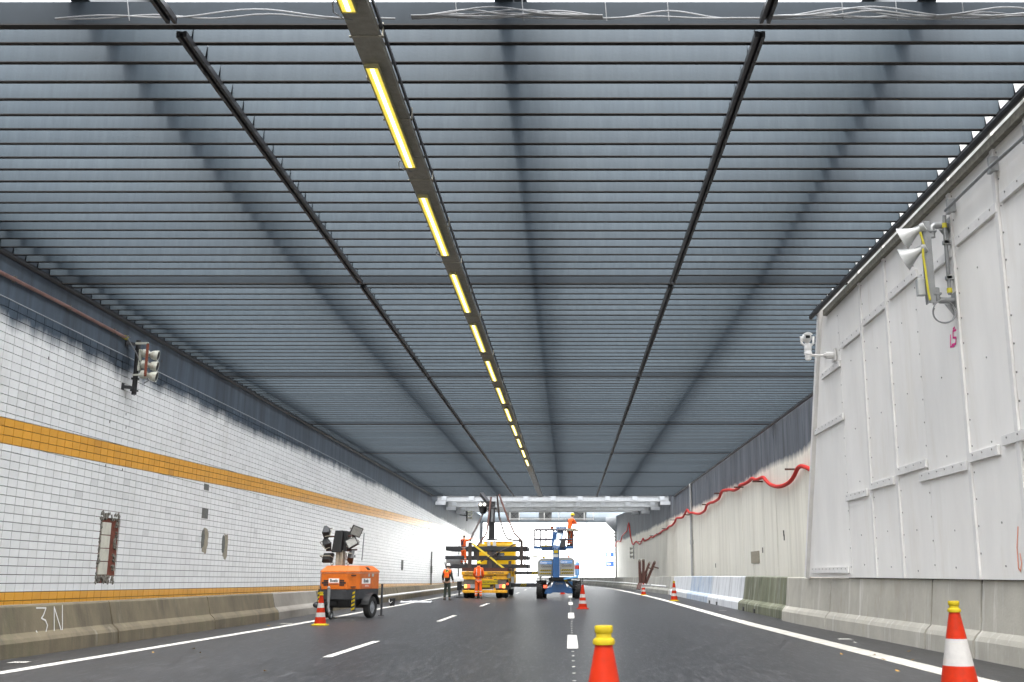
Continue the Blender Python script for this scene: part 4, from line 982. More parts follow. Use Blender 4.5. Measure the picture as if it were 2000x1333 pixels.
# ------------------------------------------------------------------ yellow crane truck seen from behind
YT = onZ(950, 1168.5, 0).y                       # rear wheels' distance
tk = lambda px, py, dy=0: onY(px, py, YT + dy)
X0, X1 = tk(905, 1150).x, tk(991.5, 1150).x; XC = (X0 + X1) / 2
tr = thing('crane_truck', 'yellow flatbed crane truck seen from behind with amber tail lights on', 'truck', (XC, YT + 4, 0))
zy = lambda py: tk(950, py).z
s = MB(); s.span((X0 + .35, YT - .1, .55), (X1 - .35, YT + 9.5, 1.0)); s.build('chassis', M['charcoal'], tr)
s = MB(); s.span((X0 - .06, YT - .62, zy(1123)), (X1 + .05, YT - .40, zy(1116.5))); tb = s.build('tail_beam', M['yellow'], tr, bevel=.02)
text_mesh('lettering', 'EXCEPTIONNEL', .13, (XC + .62, YT - .625, zy(1119.7)), FRONT, M['charcoal'], tb, bold=.003); text_mesh('lettering', 'CONVOI', .13, (XC - .85, YT - .625, zy(1119.7)), FRONT, M['charcoal'], tb, bold=.003)
s = MB(); s.span((X0 + .05, YT - .55, zy(1132)), (XC - .3, YT - .42, zy(1123.2))); s.span((XC + .62, YT - .55, zy(1132)), (X1 - .02, YT - .42, zy(1123.2))); s.span((XC - .29, YT - .55, zy(1140)), (XC + .5, YT - .42, zy(1123.2))); s.build('rear_panel', M['yellow'], tr)
s = MB(); s.span((X0 + .06, YT - .52, zy(1151)), (X1 - .05, YT - .30, zy(1132.3))); s.build('lower_panel', mat('muddy_grey', (.12, .105, .085), .8, var=.3, scale=6), tr)
s = MB(); s.span((X0, YT - .60, zy(1158)), (X1 + .02, YT - .45, zy(1152.5))); s.span((XC - .55, YT - .58, zy(1152.3)), (XC - .42, YT - .48, zy(1141))); s.span((XC + .50, YT - .58, zy(1152.3)), (XC + .62, YT - .48, zy(1141))); s.build('underrun_bar', M['yellow'], tr, bevel=.02)
s = MB(); s.span((XC - .55, YT - .60, zy(1141.5)), (XC + .72, YT - .56, zy(1133.5))); bd = s.build('warning_board', M['cone_yellow'], tr)
text_mesh('lettering', 'CONVOI EXCEPTIONNEL', .125, (XC + .08, YT - .603, zy(1137.5)), FRONT, M['black'], bd, bold=.002)
text_mesh('lettering', 'WITTEL', .17, (XC + .12, YT - .553, zy(1128.7)), FRONT, M['black'], bpy.data.objects['rear_panel'], shear=.3, bold=.006)
s = MB(); s.span((XC - .30, YT - .60, zy(1147.5)), (XC + .30, YT - .57, zy(1143))); s.build('number_plate', M['cone_yellow'], tr)
for sx in (-1, 1):
    xo = X0 + .1 if sx < 0 else X1 - .1
    s = MB(); s.span((xo, YT - .58, zy(1149)), (xo - sx * .62, YT - .521, zy(1141.5))); h_ = s.build('lamp_housing', M['galv_pale'], tr)
    s = MB(); s.span((xo - sx * .02, YT - .61, zy(1148.5)), (xo - sx * .14, YT - .581, zy(1142))); s.build('indicator', M['tail_amber'], h_)
    s = MB(); s.span((xo - sx * .15, YT - .61, zy(1148.5)), (xo - sx * .32, YT - .581, zy(1142))); s.build('brake_light', M['tail_red'], h_)
s = MB(); s.ball((X1 + .02, YT - .45, zy(1141)), .07, 8); s.build('side_lamp', M['tail_red'], tr, smooth=True)
for sx, ys_ in ((-1, (0, 1.35)), (1, (0, 1.35))):
    for dy in ys_:
        for q in (.17, .50): wheel(tr, ((X0 if sx < 0 else X1) - sx * q + (0 if sx > 0 else 0), YT + dy + .1, .5), .5, .29, n=24)
    wheel(tr, ((X0 if sx < 0 else X1) - sx * .2, YT + 7.4, .5), .5, .3, n=24)
    s = MB(); xo = (X0 if sx < 0 else X1)
    s.span((xo - .04, YT - .2, 1.08), (xo + .04, YT + 2.0, 1.35)); s.span((xo - .05 * 1, YT + 2.4, .45), (xo + .06, YT + 5.8, 1.15)); s.build('side_locker', M['galv'] if sx > 0 else M['yellow'], tr)
    s = MB(); s.span((xo - .05, YT + 2.1, .9), (xo + .07, YT + 2.35, 1.9)); s.build('side_post', M['yellow'], tr); s = MB(); s.span((xo - .05, YT + 5.9, .5), (xo + .07, YT + 6.2, 1.9)); s.build('side_post', M['yellow'], tr)
s = MB(); s.span((X0 - .05, YT - .55, zy(1116)), (X1 + .05, YT + 6.2, zy(1109.5))); s.build('flatbed', M['brown_steel'], tr)
# cab beyond the load
YC = YT + 7.0
ck = lambda px, py: onY(px, py, YC)
a, c = ck(934, 1062), ck(1006, 1112)
s = MB(); s.span((a.x, YC, .75), (c.x, YC + 2.1, a.z)); s.span((a.x + .3, YC + .2, a.z), (c.x - .25, YC + 1.8, ck(940, 1057.5).z)); cab = s.build('cab', M['cab_yellow'], tr, bevel=.06)
g0, g1 = ck(955, 1080), ck(985, 1093); s = MB(); s.span((g0.x, YC - .02, g1.z), (g1.x, YC - .001, g0.z)); s.build('rear_window', M['glass_dark'], cab)
s = MB(); q0, q1 = ck(968, 1058), ck(1002, 1067); s.span((q0.x, YC + .1, q1.z), (q1.x, YC + .19, q0.z)); s.build('roof_sign', M['yellow'], cab)
for sx in (-1, 1): s = MB(); xo = a.x - .3 if sx < 0 else c.x + .3; s.box((xo, YC + 1.8, 2.5), (.28, .1, .6)); s.bar((xo, YC + 1.8, 2.8), (xo - sx * .3, YC + 1.8, 2.8), .04, .04); s.build('mirror', M['black'], cab)
# crane column
YK = YT + 5.6
kk = lambda px, py: onY(px, py, YK)
b0, b1 = kk(952.5, 1066), kk(970, 1053)
s = MB(); s.span((b0.x, YK - .3, 1.2), (b1.x, YK + .3, b0.z)); s.span((b0.x - .05, YK - .35, kk(960, 1056).z), (b1.x + .05, YK + .35, b1.z)); s.build('crane_base', M['charcoal'], tr, bevel=.02)
s = MB()
for px in (955.5, 966.5): p = kk(px, 1067); s.tube([(p.x, YK - .38, p.z), (p.x, YK - .38, kk(px, 1057).z)], .1, 12)
s.build('slew_cylinder', M['white'], tr, smooth=True)
m0, m1, n0, n1 = kk(954.5, 1054), kk(966, 1054), kk(956, 990), kk(966.5, 990)
s = MB(); s.strip([[Vector((m0.x, YK - .28, m0.z)), Vector((m1.x, YK - .28, m0.z)), Vector((m1.x, YK + .28, m0.z)), Vector((m0.x, YK + .28, m0.z))], [Vector((n0.x, YK - .26, n0.z)), Vector((n1.x, YK - .26, n0.z)), Vector((n1.x, YK + .26, n0.z)), Vector((n0.x, YK + .26, n0.z))]]); col_ = s.build('crane_column', M['load_steel'], tr, fixn=True, bevel=.02)
p, q = kk(962.5, 996), kk(962, 1020); s = MB(); s.tube([(p.x, YK - .36, p.z), (q.x, YK - .36, q.z)], .075, 12); s.build('cylinder_rod', M['galv_pale'], col_, smooth=True)
p, q = kk(953.5, 992), kk(970.5, 996); s = MB(); s.span((p.x, YK - .34, q.z), (q.x, YK + .34, p.z)); p, q = kk(958, 985), kk(966, 992); s.span((p.x, YK - .2, q.z), (q.x, YK + .3, p.z)); s.build('column_head', M['charcoal'], tr, bevel=.03)
p, q = kk(967, 984.3), kk(939, 983.8); s = MB(); s.bar((p.x, YK, p.z), (q.x, YK, q.z), .3, .26); s.bar((q.x + .5, YK - .01, q.z), (q.x - .1, YK + 1.6, q.z + .7), .22, .22); s.build('jib', M['black_steel'], tr)
g = kk(943.5, 990); s = MB(); s.lathe([(.14, -.44), (.22, -.30), (.28, 0), (.33, .12), (.24, .26), (.1, .3)], g, 14); s.box(g + Vector((.1, -.1, .05)), (.7, .4, .16)); s.tube([g + Vector((.0, -.3, -.35)), g + Vector((0, -.3, -.1))], .1, 10); gb = s.build('hook_block', M['black_steel'], tr, smooth=True)
s = MB()
for dx in (-.12, .11): s.lathe([(.06, 0), (.085, .03), (.085, .06), (.02, .07)], kk(943.5 + dx * 34, 986.5) + Vector((0, -.38, 0)), 12, Matrix.Rotation(R(90), 3, 'X'))
s.build('work_light', M['spot_white'], gb, smooth=True)
s = MB(); p = kk(958, 1000); q = kk(942, 1003); s.tube([(p.x, YK - .3, p.z - .1), (p.x - .25, YK - .3, p.z + .25), (p.x - .1, YK - .3, p.z + .45), (p.x + .1, YK - .3, p.z + .42)], .03, 6); s.build('hydraulic_hose', M['rubber'], tr, smooth=True)
# outriggers reaching to the right
for (py0, py1, dy, xa, xb, st0, st1) in ((1116, 1122.5, 6.6, 1000, 1062, 1038, 1056), (1139.5, 1147, 2.2, 998, 1066, 1015, 1029)):
    a, c = onY(xa, py0, YT + dy), onY(xb, py1, YT + dy); s = MB(); s.span((a.x, YT + dy, c.z), (c.x, YT + dy + .28, a.z)); ou = s.build('outrigger', M['charcoal'], tr, bevel=.015)
    for (u0, u1) in ((st0, st1), (1058, 1066)):
        p, q = onY(u0, py1 - .8, YT + dy), onY(u1, py0 + .8, YT + dy); hazard(ou, (p.x, YT + dy, p.z), (1, 0, 0), q.x - p.x, q.z - p.z, .02, 4)
    s = MB(); s.tube([(c.x - .2, YT + dy + .14, c.z - .0), (c.x - .2, YT + dy + .14, .06)], .07, 10); s.lathe([(.25, 0), (.25, .05), (.1, .07)], (c.x - .2, YT + dy + .14, .0), 14); s.build('outrigger_foot', M['galv'], tr, smooth=True)
p = onY(897, 1138, YT + 2); s = MB(); s.span((p.x - .12, YT + 2, onY(897, 1153, YT + 2).z), (p.x + .14, YT + 2.25, onY(897, 1136, YT + 2).z)); s.span((p.x + .14, YT + 2, onY(897, 1149, YT + 2).z), (X0 + .2, YT + 2.2, onY(897, 1144, YT + 2).z)); ou = s.build('outrigger', M['charcoal'], tr)
hazard(ou, (p.x + .2, YT + 2, onY(897, 1149, YT + 2).z), (1, 0, 0), .45, .14, .02, 3)
s = MB(); s.tube([(p.x, YT + 2.1, onY(897, 1153, YT + 2).z), (p.x, YT + 2.1, .06)], .05, 10); s.lathe([(.3, 0), (.3, .05), (.1, .07)], (p.x, YT + 2.1, 0), 14); s.build('outrigger_foot', M['galv'], tr, smooth=True)

# the load: three steel frames stacked crosswise with posts between
YL0, YL1 = YT - .35, YT + 3.4
lk = lambda px, py: onY(px, py, YL0)
for i, (pl, pr, pt_, pb, lab) in enumerate(((871, 1030, 1067.5, 1075.5, 'top dark steel frame of the stack lying across the truck bed'), (869.5, 1031.5, 1086, 1093, 'middle dark steel frame of the stack lying across the truck bed'), (870, 1032, 1102.5, 1110.0, 'bottom dark steel frame of the stack, worker standing on it'))):
    a, c = lk(pl, pt_), lk(pr, pb); f = thing('louvre_module', lab, 'frame', ((a.x + c.x) / 2, YL0 + 1.8, c.z), 'steel frames loaded on the truck')
    s = MB(); s.span((a.x, YL0, c.z), (c.x, YL0 + .12, a.z)); s.build('front_beam', M['load_steel'], f, bevel=.01)
    s = MB(); s.span((a.x, YL1 - .12, c.z), (c.x, YL1, a.z)); s.build('rear_beam', M['load_steel'], f, bevel=.01)
    for x in (a.x + .06, c.x - .06): s = MB(); s.span((x - .06, YL0 + .122, c.z), (x + .06, YL1 - .122, a.z)); s.build('side_beam', M['load_steel'], f)
    for k in range(6):
        y = YL0 + .45 + k * .52; s = MB(); s.span((a.x + .122, y, c.z + .02), (c.x - .122, y + .02, a.z - .02)); s.build('slat', M['blade'], f)
pk = thing('load_posts', 'dark steel stacking posts holding the frames on the truck', 'rack', (XC, YL0, zy(1109)))
for (px, pt_, pb, w) in ((918.5, 1060, 1110, .20), (934, 1078, 1109, .12), (957.5, 1077, 1111, .18), (967, 1080, 1108, .12), (996, 1096, 1108, .16), (1019, 1056, 1109, .16), (1025.5, 1066, 1108, .08), (875, 1099, 1106, .14)):
    a, c = lk(px, pt_), lk(px, pb); dy = -.10 if w > .15 else -.08; s = MB(); s.span((a.x - w / 2, YL0 + dy, c.z), (a.x + w / 2, YL0 - .005, a.z)); s.build('post', M['strap_black'], pk)
def rope(name, pts, r, m, lab, cat='sling', group='slings and straps on the truck load'):
    s = MB(); s.tube(pts, r, 6); o = s.build(name, m, org=pts[-1], smooth=True); return tag(o, lab, cat, group)
lkf = lambda px, py, dy=-.14: onY(px, py, YL0 + dy)
s = MB(); pts = [lkf(922, 1062), lkf(955, 1087), lkf(989, 1114.5)]
for a, c in zip(pts, pts[1:]): s.bar(a, c, .10, .02, (0, 1, 0))
tag(s.build('lashing_strap', M['strap_yellow'], org=pts[0]), 'bright yellow lashing strap slanting across the stacked frames', 'strap', 'slings and straps on the truck load')
rope('lashing_strap', [lkf(1018, 1057), lkf(978, 1077), lkf(937, 1098)], .035, M['strap_black'], 'dark lashing strap slanting across the stacked frames', 'strap')
kp = lambda px, py: onY(px, py, YK)
mixp = lambda px, py, t: onY(px, py, YL0 + (YK - YL0) * t)
rope('lifting_sling', [kp(943, 1004), mixp(930, 1032, .5), mixp(924, 1042, .25), lkf(919, 1056)], .06, M['strap_black'], 'dark lifting sling from the crane hook to the left post, held by a worker')
rope('lifting_sling', [onY(959, 972, YK), mixp(951, 1040, .7), mixp(945, 1050, .5), mixp(933, 1066, .2)], .06, M['brown_steel'], 'brown lifting sling just left of the crane column')
rope('lifting_sling', [onY(971, 968, YK), onY(975, 1010, YK), mixp(984, 1040, .7), mixp(991, 1053, .5), mixp(1004, 1056, .3), lkf(1018, 1056)], .06, M['strap_black'], 'slack dark lifting sling hanging in a bow right of the crane column')
rope('lifting_sling', [onY(975, 967, YK), mixp(990, 1008, .7), mixp(1005, 1043, .4), lkf(1018, 1056)], .06, M['brown_steel'], 'straight brown lifting sling, rightmost one, ending on the right post')
c = lk(883, 1099); s = MB(); s.lathe([(.16, -.5), (.34, -.48), (.36, 0), (.34, .48), (.16, .5)], (c.x, YL0 + .9, c.z + .05), 20, Matrix.Rotation(R(80), 3, 'Y')); s.lathe([(.12, -.53), (.12, .53)], (c.x, YL0 + .9, c.z + .05), 12, Matrix.Rotation(R(80), 3, 'Y'))
tag(s.build('film_roll', M['film'], org=(c.x, YL0 + .9, c.z), smooth=True), 'roll of grey wrapping film lying on the truck load', 'roll')
# worker on the load, arm up to the left post
def ex_harness(r, j):
    s = MB()
    for q in (-1, 1): s.bar(j['sh'] + Vector((q * .06, -.06, .02)), j['ch'] + Vector((-q * .05, -.075, -.05)), .035, .012, (0, 1, 0))
    s.box(j['pel'] + Vector((0, 0, .075)), (.19, .135, .025)); s.box(j['ch'] + Vector((0, -.072, .04)), (.07, .02, .08)); s.build('harness', M['navy'], r)
    s = MB(); s.box(j['pel'] + Vector((0, 0, .045)), (.192, .138, .016)); s.build('waist_band', M['reflect'], r)
p = onY(905, 1110.3, YL0 + .05); zt_ = lk(905, 1102.8).z
pp = onY(904.5, 1103, YL0 - .0)
person('worker in orange with harness standing on the load gripping the left post', (onY(904.5, 1107, YL0 + .06).x, YL0 + .06, zt_), 1.66, -35, (((-.06, .03, -.23), (-.075, .0, -.468)), ((.06, .03, -.23), (.08, .02, -.468))), (((-.12, .04, -.14), (-.06, .14, -.16)), ((.16, .06, .0), (.22, .13, .06))), helmet='helmet_white', head=(.0, .03), extra=ex_harness, hand_dirs=((.3, 1, 0), (.5, .8, .2)))
# ------------------------------------------------------------------ blue boom lift
YB = onZ(1053, 1170, 0).y + .45
bk = lambda px, py, dy=0: onY(px, py, YB + dy)
XB = bk(1094, 1150).x
bf = thing('boom_lift', 'blue boom lift with grey covers seen from behind, basket raised', 'lift', (XB, YB, 0))
lb = 'lift_blue'
for px in (1054, 1129):
    c = bk(px, 1153); wheel(bf, (c.x, YB, .47), .47, .34, rim=M['lift_pale'], lugs=20)
for px in (1060, 1124):
    c = bk(px, 1153); wheel(bf, (c.x, YB + 2.3, .47), .47, .34, rim=M['lift_pale'], lugs=20)
s = MB(); P = [bk(x, y) for x, y in ((1063, 1160), (1075, 1160), (1080, 1157.5), (1103, 1157.5), (1108, 1159.5), (1119, 1159), (1117, 1149), (1107, 1147), (1103, 1136), (1081, 1136), (1077, 1147), (1066, 1149))]
s.prism([(p.x, YB - .25, p.z) for p in P], (0, 2.8, 0)); s.build('chassis', M[lb], bf, fixn=True, bevel=.02)
s = MB(); c = bk(1092, 1132); s.lathe([(.62, -.12), (.62, .08), (.5, .14)], (XB, YB + 1.1, c.z), 24); s.span((bk(1072, 1130).x, YB - .3, bk(1072, 1134.5).z), (bk(1112, 1130).x, YB + 2.2, bk(1072, 1128).z)); s.build('turntable', M['black'], bf)
for sx, (a, c) in ((-1, (1076, 1064)), (1, (1106, 1119))):
    s = MB(); s.bar(bk(a, 1137, -.1), bk(c, 1148, -.1), .12, .16, (0, 1, 0)); s.build('steering_arm', M['black'], bf)
    s = MB(); s.span(bk(1070 if sx < 0 else 1110, 1147, -.12), bk(1077 if sx < 0 else 1118, 1136, .4)); s.build('axle_cover', M['lift_pale'] if sx < 0 else mat('bright_blue', (.03, .26, .62), .4), bf)
s = MB(); s.box(bk(1065, 1146, -.3), (.2, .06, .16)); s.build('rear_lamp', M['tail_red'], bf)
s = MB(); s.box(bk(1105, 1134, -.3), (.16, .05, .1)); s.build('sticker', M['cone_yellow'], bf)
text_mesh('lettering', 'Genie', .17, bk(1092, 1140, -.253), FRONT, M['lift_grey'], bf)
# grey engine covers
def rounded(x0, x1, zb, zt, r, corner):
    pts = [(x0, zb), (x1, zb)]
    if corner > 0: pts += [(x1 - r + r * math.cos(a), zt - r + r * math.sin(a)) for a in [R(i * 15) for i in range(7)]] + [(x0, zt)]
    else: pts += [(x1, zt)] + [(x0 + r - r * math.sin(a), zt - r + r * math.cos(a)) for a in [R(i * 15) for i in range(7)]]
    return pts
for (xa, xb_, ya, yb_, cn) in ((1051, 1078.5, 1091, 1127, -1), (1093.5, 1122.5, 1089.5, 1126, 1)):
    a, c = bk(xa, yb_), bk(xb_, ya); s = MB()
    s.prism([(x, YB - .55, z) for x, z in rounded(a.x, c.x, a.z, c.z, .24, cn)], (0, 2.6, 0)); cv = s.build('engine_cover', M['lift_grey'], bf, fixn=True, bevel=.03)
    w = c.x - a.x; zt_ = c.z; mx_ = (a.x + c.x) / 2 + (.06 if cn < 0 else -.05)
    s = MB(); s.span((mx_ - .33, YB - .562, zt_ - .32), (mx_ + .33, YB - .551, zt_ - .15)); st = s.build('maker_plate', M['sticker_blue'], cv)
    text_mesh('lettering', 'Genie', .15, (mx_ - .14, YB - .566, zt_ - .235), FRONT, M['white'], st, bold=.003); text_mesh('lettering', 'INDUSTRIES', .055, (mx_ + .17, YB - .566, zt_ - .235), FRONT, M['white'], st)
    text_mesh('lettering', 'Gouda', .2, (mx_, YB - .556, zt_ - .43), FRONT, M['charcoal'], cv, shear=.2)
    for k in (0, 1): hazard(cv, (a.x + (.08 if cn < 0 else .04), YB - .56, a.z + .13 + k * .165), (1, 0, 0), w - .12, .085, .004, 6)
    s = MB(); s.span((a.x + .04, YB - .56, a.z + .235), (c.x - .06, YB - .552, a.z + .265)); s.span((a.x + .04, YB - .56, a.z + .07), (c.x - .06, YB - .552, a.z + .10)); s.build('trim_strip', M['pale_plastic'], cv)
s = MB(); c = bk(1062, 1089); s.ball((c.x, YB, c.z), .09, 8, sc=(1, 1, .8)); s.build('beacon', M['cone_yellow'], bf, smooth=True)
s = MB(); c = bk(1111, 1088); s.lathe([(.06, -.05), (.06, .06), (.02, .09)], (c.x, YB, c.z), 10); s.build('beacon', M['orange'], bf, smooth=True)
# boom
a, c = bk(1079.5, 1128.5, -.75), bk(1093, 1069.5, -.75); s = MB(); s.span((a.x, YB - .85, a.z), (c.x, YB - .45 + .9, c.z)); bo = s.build('lower_boom', M[lb], bf, bevel=.02)
p, q = bk(1081, 1083, -.86), bk(1090.5, 1088.5, -.86); s = MB(); s.span((p.x, YB - .862, q.z), (q.x, YB - .852, p.z)); s.build('data_plate', M['pale_plastic'], bo)
p, q = bk(1082, 1075, -.86), bk(1090, 1081, -.86); s = MB(); s.span((p.x, YB - .862, q.z), (q.x, YB - .852, p.z)); s.build('caution_plate', M['cone_yellow'], bo)
text_mesh('lettering', 'Z-45', .12, bk(1086, 1072, -.853), FRONT, M['pale_plastic'], bo)
s = MB(); p, q = bk(1085.5, 1070, -.6), bk(1095, 1037.5, .6); s.bar(p, q, .36, .30, (0, 1, 0)); s.build('upper_boom', M['lift_pale'], bf, bevel=.02)
s = MB(); p, q = bk(1080.5, 1068, -.2), bk(1083.5, 1039, -.2); s.bar(p, q, .22, .25, (0, 1, 0)); s.bar(bk(1095, 1068, -.1), bk(1100, 1040, -.1), .06, .1, (0, 1, 0)); s.build('link_arm', M[lb], bf)
s = MB(); p, q = bk(1092, 1053), bk(1103, 1070); s.span((p.x, YB - .3, q.z), (q.x, YB + .1, p.z)); s.build('valve_block', M['charcoal'], bf, bevel=.03)
s = MB(); p, q = bk(1086, 1029), bk(1107, 1035); s.span((p.x, YB + .1, q.z), (q.x, YB + .8, p.z)); s.tube([bk(1087, 1045, .1), bk(1087, 1032, .1), bk(1084, 1029, .1), bk(1076, 1029, .1)], .03); s.build('boom_head', M[lb], bf, bevel=.02)
text_mesh('lettering', 'Genie', .13, bk(1097, 1032, .098), FRONT, M['lift_pale'], bf)
# basket
bs = MB(); p, q = bk(1042, 1067.5, .4), bk(1121, 1072.5, .4); bs.span((p.x, YB + .1, q.z), (q.x, YB + 1.1, p.z)); p, q = bk(1058, 1072.5, .4), bk(1106, 1075.5, .4); bs.span((p.x, YB + .2, q.z), (q.x, YB + .9, p.z)); bs.build('basket_floor', M[lb], bf, bevel=.015)
p = bk(1056, 1067.4, .08); hazard(bf, (p.x, YB + .1, p.z - .02), (1, 0, 0), .70, .07, .03, 7)
zt_, zm, zb_ = bk(1060, 1034.5, .1).z, bk(1060, 1053.5, .1).z, bk(1060, 1067.5, .1).z
for yy, xs_ in ((YB + .13, (1043.5, 1055.5, 1066, 1081, 1104, 1119.5)), (YB + 1.05, (1046, 1066, 1081, 1117))):
    s = MB(); xl_, xr_ = bk(xs_[0], 1050, .1).x, bk(xs_[-1], 1050, .1).x
    for z in (zt_, zm): s.tube([(xl_, yy, z), (xr_, yy, z)], .05, 8)
    for px in xs_: x = bk(px, 1050, .1).x; s.tube([(x, yy, zb_), (x, yy, zt_)], .045, 8)
    s.build('guard_rail', mat('rail_steel', (.16, .15, .17), .5, .4), bf, smooth=True)
for px in (1043.5, 1119.5):
    x = bk(px, 1050, .1).x; s = MB()
    for z in (zt_, zm): s.tube([(x, YB + .13, z), (x, YB + 1.05, z)], .025, 8)
    s.build('end_rail', M['charcoal'], bf, smooth=True)
p = bk(1078, 1031.5); s = MB(); s.box((p.x, YB + .2, p.z), (.22, .18, .12)); s.box((p.x - .07, YB + .2, p.z - .1), (.06, .1, .12)); s.build('control_box', M['orange'], bf, bevel=.02)
# platform step and bottle on the right flank
s = MB(); s.bar(bk(1101, 1131, -.4), bk(1130, 1126.5, -.4), .3, .10); s.build('step', mat('mid_blue', (.12, .36, .68), .45), bf)
c = bk(1127.5, 1125, -.4); s = MB(); s.lathe([(.12, 0), (.13, .03), (.13, .62), (.10, .72), (.05, .76)], c, 16); bt = s.build('gas_bottle', mat('bottle_blue', (.22, .42, .72), .4), bf, smooth=True)
s = MB(); s.lathe([(.134, .36), (.134, .56)], c, 16); s.build('bottle_band', M['red_paint'], bt, smooth=True)
s = MB(); x0_, x1_ = bk(1133.5, 1110, -.4), bk(1138, 1110, -.4)
for x in (x0_.x, x1_.x): s.tube([(x, YB - .4, bk(1133, 1138, -.4).z), (x, YB - .4, x0_.z)], .02, 6)
s.tube([(bk(1130, 1110, -.4).x, YB - .4, x0_.z), (x1_.x + .04, YB - .4, x0_.z)], .02, 6); s.tube([bk(1130, 1127, -.4), bk(1140, 1127, -.4)], .02, 6); s.build('ladder_frame', M['charcoal'], bf, smooth=True)
# worker in the basket, bent over a board
wy = YB + .5
person('worker in orange with yellow helmet bending over a board in the lift basket', (bk(1112, 1068, .5).x, wy, bk(1112, 1067.4, .5).z), 1.82, -50, (((-.05, .02, -.23), (-.055, -.01, -.468)), ((.05, .02, -.23), (.055, .0, -.468))), (((-.09, .12, -.10), (-.03, .20, -.11)), ((.10, .10, -.11), (.03, .20, -.12))), lean=(0, .075), head=(0, .045), hand_dirs=((.2, 1, -.3), (-.2, 1, -.3)))
bd2 = thing('work_board', 'grey work board clamped on the basket rail with slanting struts', 'board', bk(1118, 1036, .1))
p, q = bk(1106.5, 1033.8, .1), bk(1131, 1037.5, .1); s = MB(); s.span((p.x, YB - .15, q.z), (q.x, YB + .6, p.z)); s.build('board', M['wood'], bd2)
p, q = bk(1112, 1032, .1), bk(1125, 1033.6, .1); s = MB(); s.span((p.x, YB + .05, q.z + .005), (q.x, YB + .35, p.z)); s.build('tool_box', M['wood'], bd2)
s = MB()
for (u, v, w, z) in ((1109, 1038, 1112, 1051), (1116, 1038, 1112, 1051), (1125, 1038, 1119, 1052)): s.bar(bk(u, v, .0), bk(w, z, .0), .04, .04, (0, 1, 0))
s.build('strut', M['wood'], bd2)

# ------------------------------------------------------------------ loudspeaker clusters, camera, hose
def horn(parent, c0, d, length, rb, m, name='horn', r0=.05):
    d = Vector(d).normalized(); rot = Vector((0, 0, 1)).rotation_difference(d).to_matrix(); L_ = length
    s = MB(); s.lathe([(r0, 0), (r0 * 1.5, L_ * .02), (r0 * 1.5, L_ * .16), (r0, L_ * .2), (r0 * 1.1, L_ * .34), (rb * .55, L_ * .62), (rb * .86, L_ * .88), (rb, L_ * .98), (rb * 1.04, L_), (rb * .97, L_ * .985), (rb * .5, L_ * .6), (.02, L_ * .4)], c0, 24, rot, caps=False)
    s.build(name, m, parent, smooth=True, ang=60)
# left cluster of three on the tiled wall
XH = XL + .22
hu = lambda u, v, X=XH: onX(200 + u / 9.52, 640 + v / 9.52, X)
h0 = hu(585, 1250); hc = thing('horn_cluster', 'three weathered horn loudspeakers on a dark post fixed to the tiled wall', 'loudspeaker', (XH, h0.y, h0.z))
ht = hu(650, 230); s = MB(); s.tube([(XH, h0.y, h0.z), (XH, h0.y, ht.z)], .065, 12); s.build('post', M['black_steel'], hc, smooth=True)
for v in (400, 1185, 960): zz = hu(620, v).z; s = MB(); s.box((XH, h0.y, zz), (.16, .16, .05)); s.build('clamp', M['black_steel'], hc)
for v in (290, 1130): zz = hu(600, v).z; s = MB(); s.bar((XL, h0.y - .25, zz), (XH, h0.y, zz), .06, .08); s.box((XL + .012, h0.y - .25, zz), (.02, .14, .18)); s.build('wall_arm', M['black_steel'], hc)
for v in (520, 730, 925):
    zz = hu(700, v).z
    s = MB(); rot = Vector((0, 0, 1)).rotation_difference(Vector((1, .18, -.16)).normalized()).to_matrix(); c0 = Vector((XH + .12, h0.y - .02, zz + .03))
    s.lathe([(.05, 0), (.105, .02), (.115, .09), (.10, .17), (.065, .2), (.075, .24), (.105, .27), (.125, .32), (.14, .40), (.145, .44), (.12, .43), (.06, .34), (.01, .3)], c0, 20, rot, caps=False); s.build('horn', M['horn_old'], hc, smooth=True, ang=60)
    s = MB(); s.lathe([(.118, .436), (.05, .40), (.01, .36)], c0, 16, rot, caps=False); s.build('horn_mouth', M['black'], hc)
za, zb2 = hu(840, 415).z, hu(820, 1010).z; s = MB(); s.span((XH + .30, h0.y - .20, zb2 - .02), (XH + .36, h0.y - .16, za)); s.build('front_bar', M['rust'], hc)
s = MB(); s.span((XH + .07, h0.y - .1, hu(700, 850).z), (XH + .13, h0.y + .02, hu(700, 440).z)); s.span((XH, h0.y - .2, za - .02), (XH + .34, h0.y - .14, za + .03)); s.span((XH, h0.y - .2, zb2 + .0), (XH + .34, h0.y - .14, zb2 + .04)); s.build('cross_bar', M['horn_old'], hc)
s = MB(); s.tube([on_wall(246, 660, .12), on_wall(250, 656, .16), on_wall(254, 659, .14), on_wall(250, 662, .14), hu(500, 220) + Vector((0, -.1, 0)), hu(600, 500) + Vector((.1, -.12, 0)), hu(690, 740) + Vector((.12, -.2, 0)), hu(760, 930) + Vector((.15, -.2, 0)), hu(780, 1010) + Vector((.2, -.2, 0)), hu(730, 1050) + Vector((.1, -.1, 0))], .016, 6); s.build('lead', M['cable'], hc, smooth=True)
